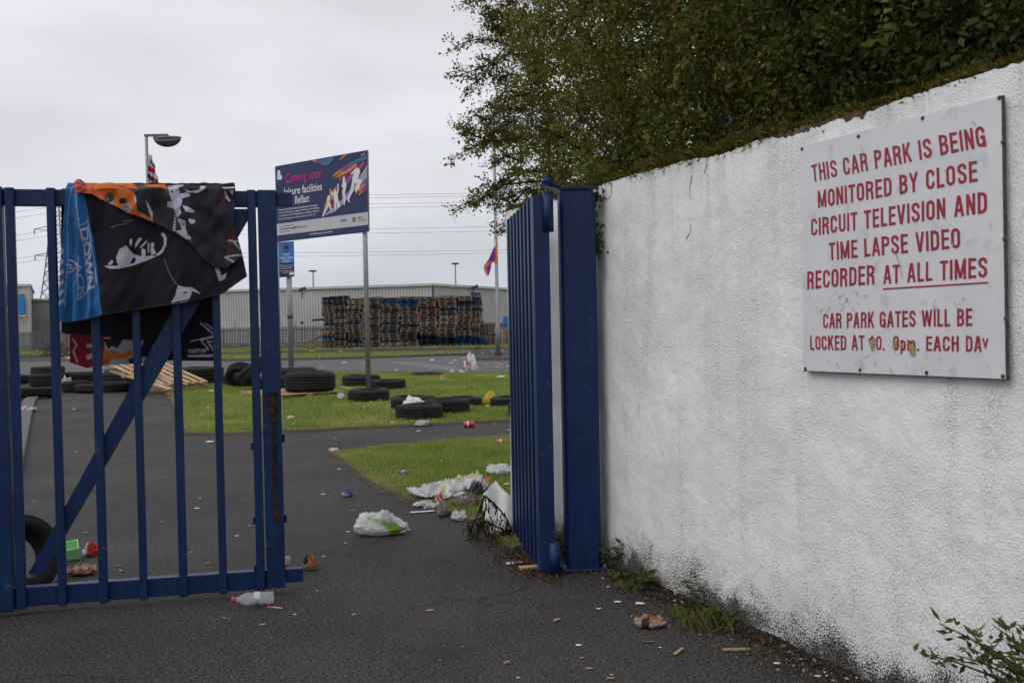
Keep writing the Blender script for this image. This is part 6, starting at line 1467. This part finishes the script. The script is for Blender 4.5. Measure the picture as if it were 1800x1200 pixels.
# paper scraps: small torn pieces, one object each
def scrap_mesh(seed):
    rr = random.Random(seed); n = 9; V = []; 
    for r_i, r_ in enumerate((1.0, .5)):
        for i in range(n):
            a = 6.283 * i / n; k = r_ * (.7 + .5 * rr.random()); V.append((k * math.cos(a), k * math.sin(a) * .7, .12 * rr.random() + .12 * (r_i == 1)))
    V.append((0, 0, .22)); me = bpy.data.meshes.new('paper_scrap')
    Fs = [(i, (i + 1) % n, n + (i + 1) % n, n + i) for i in range(n)] + [(n + i, n + (i + 1) % n, 2 * n) for i in range(n)]
    me.from_pydata(V, [], Fs); me.update(); return me
SCM = {}
ordn2 = ordn + ['twenty-' + w for w in ordn[3:9]] + ['thirtieth', 'thirty-first', 'thirty-second']
SC = {'white': mat('scrap_white', (.62, .62, .62), (.5, .5, .5), 9, .8), 'orange': mat('scrap_orange', (.45, .20, .10), (.5, .4, .3), 9, .8), 'red': mat('scrap_red', (.40, .08, .06), (.5, .4, .38), 9, .7), 'brown': mat('scrap_brown', (.17, .10, .06), (.10, .06, .04), 9, .9), 'green': mat('scrap_green', (.22, .42, .10), None, 9, .7), 'tan': mat('scrap_tan', (.30, .24, .16), (.22, .17, .11), 9, .9)}
def scraps(lst, label, group, z=.004):
    for i, (x, y, w, c) in enumerate(lst):
        k = (c, i % 5)
        if k not in SCM: SCM[k] = scrap_mesh(i % 5 + 3); SCM[k].materials.append(SC[c])
        p = G(x, y, z); s = w / 2 * p.y / F_PX
        o = bpy.data.objects.new('paper_scrap', SCM[k]); COL.objects.link(o); o.location = p; o.scale = (s, s * min(2.2, 1 + p.y * .03), s * .9); o.rotation_euler = (0, 0, (i * .37) % .8 - .4)
        same = sorted(q[0] for q in lst if q[3] == c); k_ = same.index(x); tag(o, (f'{ordn2[k_]} from left of the {len(same)} {c} scraps {label}' if len(same) > 1 else f'only {c} scrap {label}'), 'litter', group)
scraps([(705, 625, 4, 'white'), (582, 625, 6, 'red'), (606, 637, 9, 'white'), (563, 644, 6, 'white'), (598, 646, 6, 'red'), (637, 627, 4, 'white'), (770, 622, 8, 'white'), (812, 622, 8, 'white'), (825, 621, 7, 'white'), (865, 617, 6, 'white'), (884, 616, 5, 'white'), (848, 621, 7, 'white'), (800, 633, 7, 'white'), (815, 630, 14, 'orange'), (760, 633, 14, 'white'), (815, 635, 7, 'white'), (794, 638, 10, 'white'), (786, 648, 6, 'white'), (757, 650, 8, 'green'), (697, 650, 9, 'white'), (748, 654, 6, 'red'), (711, 654, 3, 'white'), (810, 651, 8, 'white'), (880, 640, 10, 'red'), (875, 645, 14, 'red'), (892, 643, 6, 'white'), (872, 638, 6, 'white'), (640, 638, 4, 'white'), (548, 617, 10, 'orange'), (573, 619, 5, 'red'), (599, 617, 7, 'white'), (690, 611, 12, 'green'), (762, 612, 5, 'white'), (610, 613, 6, 'white'), (648, 612, 7, 'tan'), (565, 613, 10, 'white'), (855, 640, 5, 'white'), (741, 640, 3, 'white'), (530, 640, 5, 'white')], 'far off before the pallet tower', 'scraps on the far car park')
scraps([(652, 706, 6, 'white'), (725, 678, 5, 'white'), (882, 662, 16, 'white'), (640, 716, 6, 'white'), (665, 716, 5, 'red'), (690, 742, 7, 'white'), (830, 712, 9, 'white'), (857, 713, 8, 'white'), (516, 745, 6, 'white'), (499, 712, 5, 'red'), (735, 657, 5, 'white'), (370, 687, 14, 'white'), (340, 696, 9, 'brown'), (366, 716, 8, 'white'), (775, 810, 7, 'white'), (890, 850, 12, 'white'), (842, 771, 10, 'tan')], 'caught in the lawn grass', 'scraps on the lawns', .05)
scraps([(370, 776, 16, 'white'), (596, 824, 8, 'white'), (645, 830, 5, 'white'), (590, 770, 5, 'white'), (612, 934, 9, 'white'), (620, 896, 8, 'tan'), (607, 954, 7, 'red'), (568, 868, 8, 'white'), (588, 864, 4, 'tan'), (345, 893, 12, 'white'), (352, 875, 6, 'white'), (285, 916, 7, 'tan'), (202, 914, 5, 'brown'), (150, 935, 9, 'tan'), (222, 940, 7, 'brown'), (210, 993, 8, 'tan'), (212, 1002, 7, 'white'), (366, 989, 9, 'tan'), (336, 970, 5, 'orange'), (60, 880, 9, 'tan'), (417, 941, 8, 'white'), (439, 923, 5, 'white'), (134, 794, 5, 'white'), (258, 815, 6, 'brown'), (735, 757, 10, 'white'), (700, 760, 6, 'tan'), (768, 756, 7, 'tan'), (870, 745, 8, 'tan'), (893, 755, 6, 'white'), (318, 1132, 1, 'tan')], 'on the path behind the gate', 'scraps on the path')
scraps([(395, 1085, 8, 'tan'), (402, 1087, 6, 'tan'), (462, 1097, 13, 'tan'), (518, 1079, 7, 'white'), (557, 1037, 5, 'white'), (569, 977, 7, 'white'), (798, 1077, 5, 'tan'), (756, 1072, 14, 'tan'), (1017, 1133, 13, 'white'), (910, 1190, 8, 'white'), (814, 1135, 6, 'tan'), (773, 1159, 6, 'tan'), (1053, 1069, 9, 'white'), (1125, 1060, 20, 'white'), (1085, 1057, 16, 'white'), (1110, 1082, 4, 'white'), (886, 992, 6, 'brown'), (915, 953, 16, 'white'), (1160, 1137, 6, 'white'), (1365, 1165, 16, 'white'), (1437, 1187, 12, 'white'), (1023, 1155, 9, 'tan'), (1036, 1174, 12, 'tan'), (1075, 1185, 10, 'tan'), (996, 1157, 10, 'brown'), (622, 1079, 9, 'green')], 'on the foreground tarmac', 'scraps in the foreground')
# burnt wire heap far left
hb = G(95, 626); heap = empty('burnt_heap', hb, 'heap of burnt wire and ash behind the gate by the palisade fence', 'heap')
rr = random.Random(2); mb = MB()
for i in range(90):
    a = hb + Vector((rr.gauss(.1, .35), rr.gauss(0, .3), max(.02, rr.random() * .4))); pts = [a]
    for k in range(4): a = a + Vector((rr.uniform(-.3, .3), rr.uniform(-.2, .2), rr.uniform(-.12, .22))); a.z = max(.02, a.z); pts.append(a)
    mb.tube(pts, .012, 4, False)
tag(mb.build('burnt_wire', m_dgrey, heap), kind='stuff')
mb = MB()
for i in range(160):
    p = hb + Vector((rr.gauss(-.15, .75), rr.gauss(-.1, .3), 0)); p.z = max(.02, .22 - abs(p.x - hb.x) * .18) * rr.random() + .02; s = rr.uniform(.03, .1)
    mb.box(p, (s * 1.6, s, s * .6), (Vector((math.cos(i), math.sin(i), .2)).normalized(), Vector((-math.sin(i), math.cos(i), 0)), Z3))
tag(mb.build('ash_rubble', mat('ash', (.20, .175, .16), (.11, .10, .095), 8, .95), heap), kind='stuff')
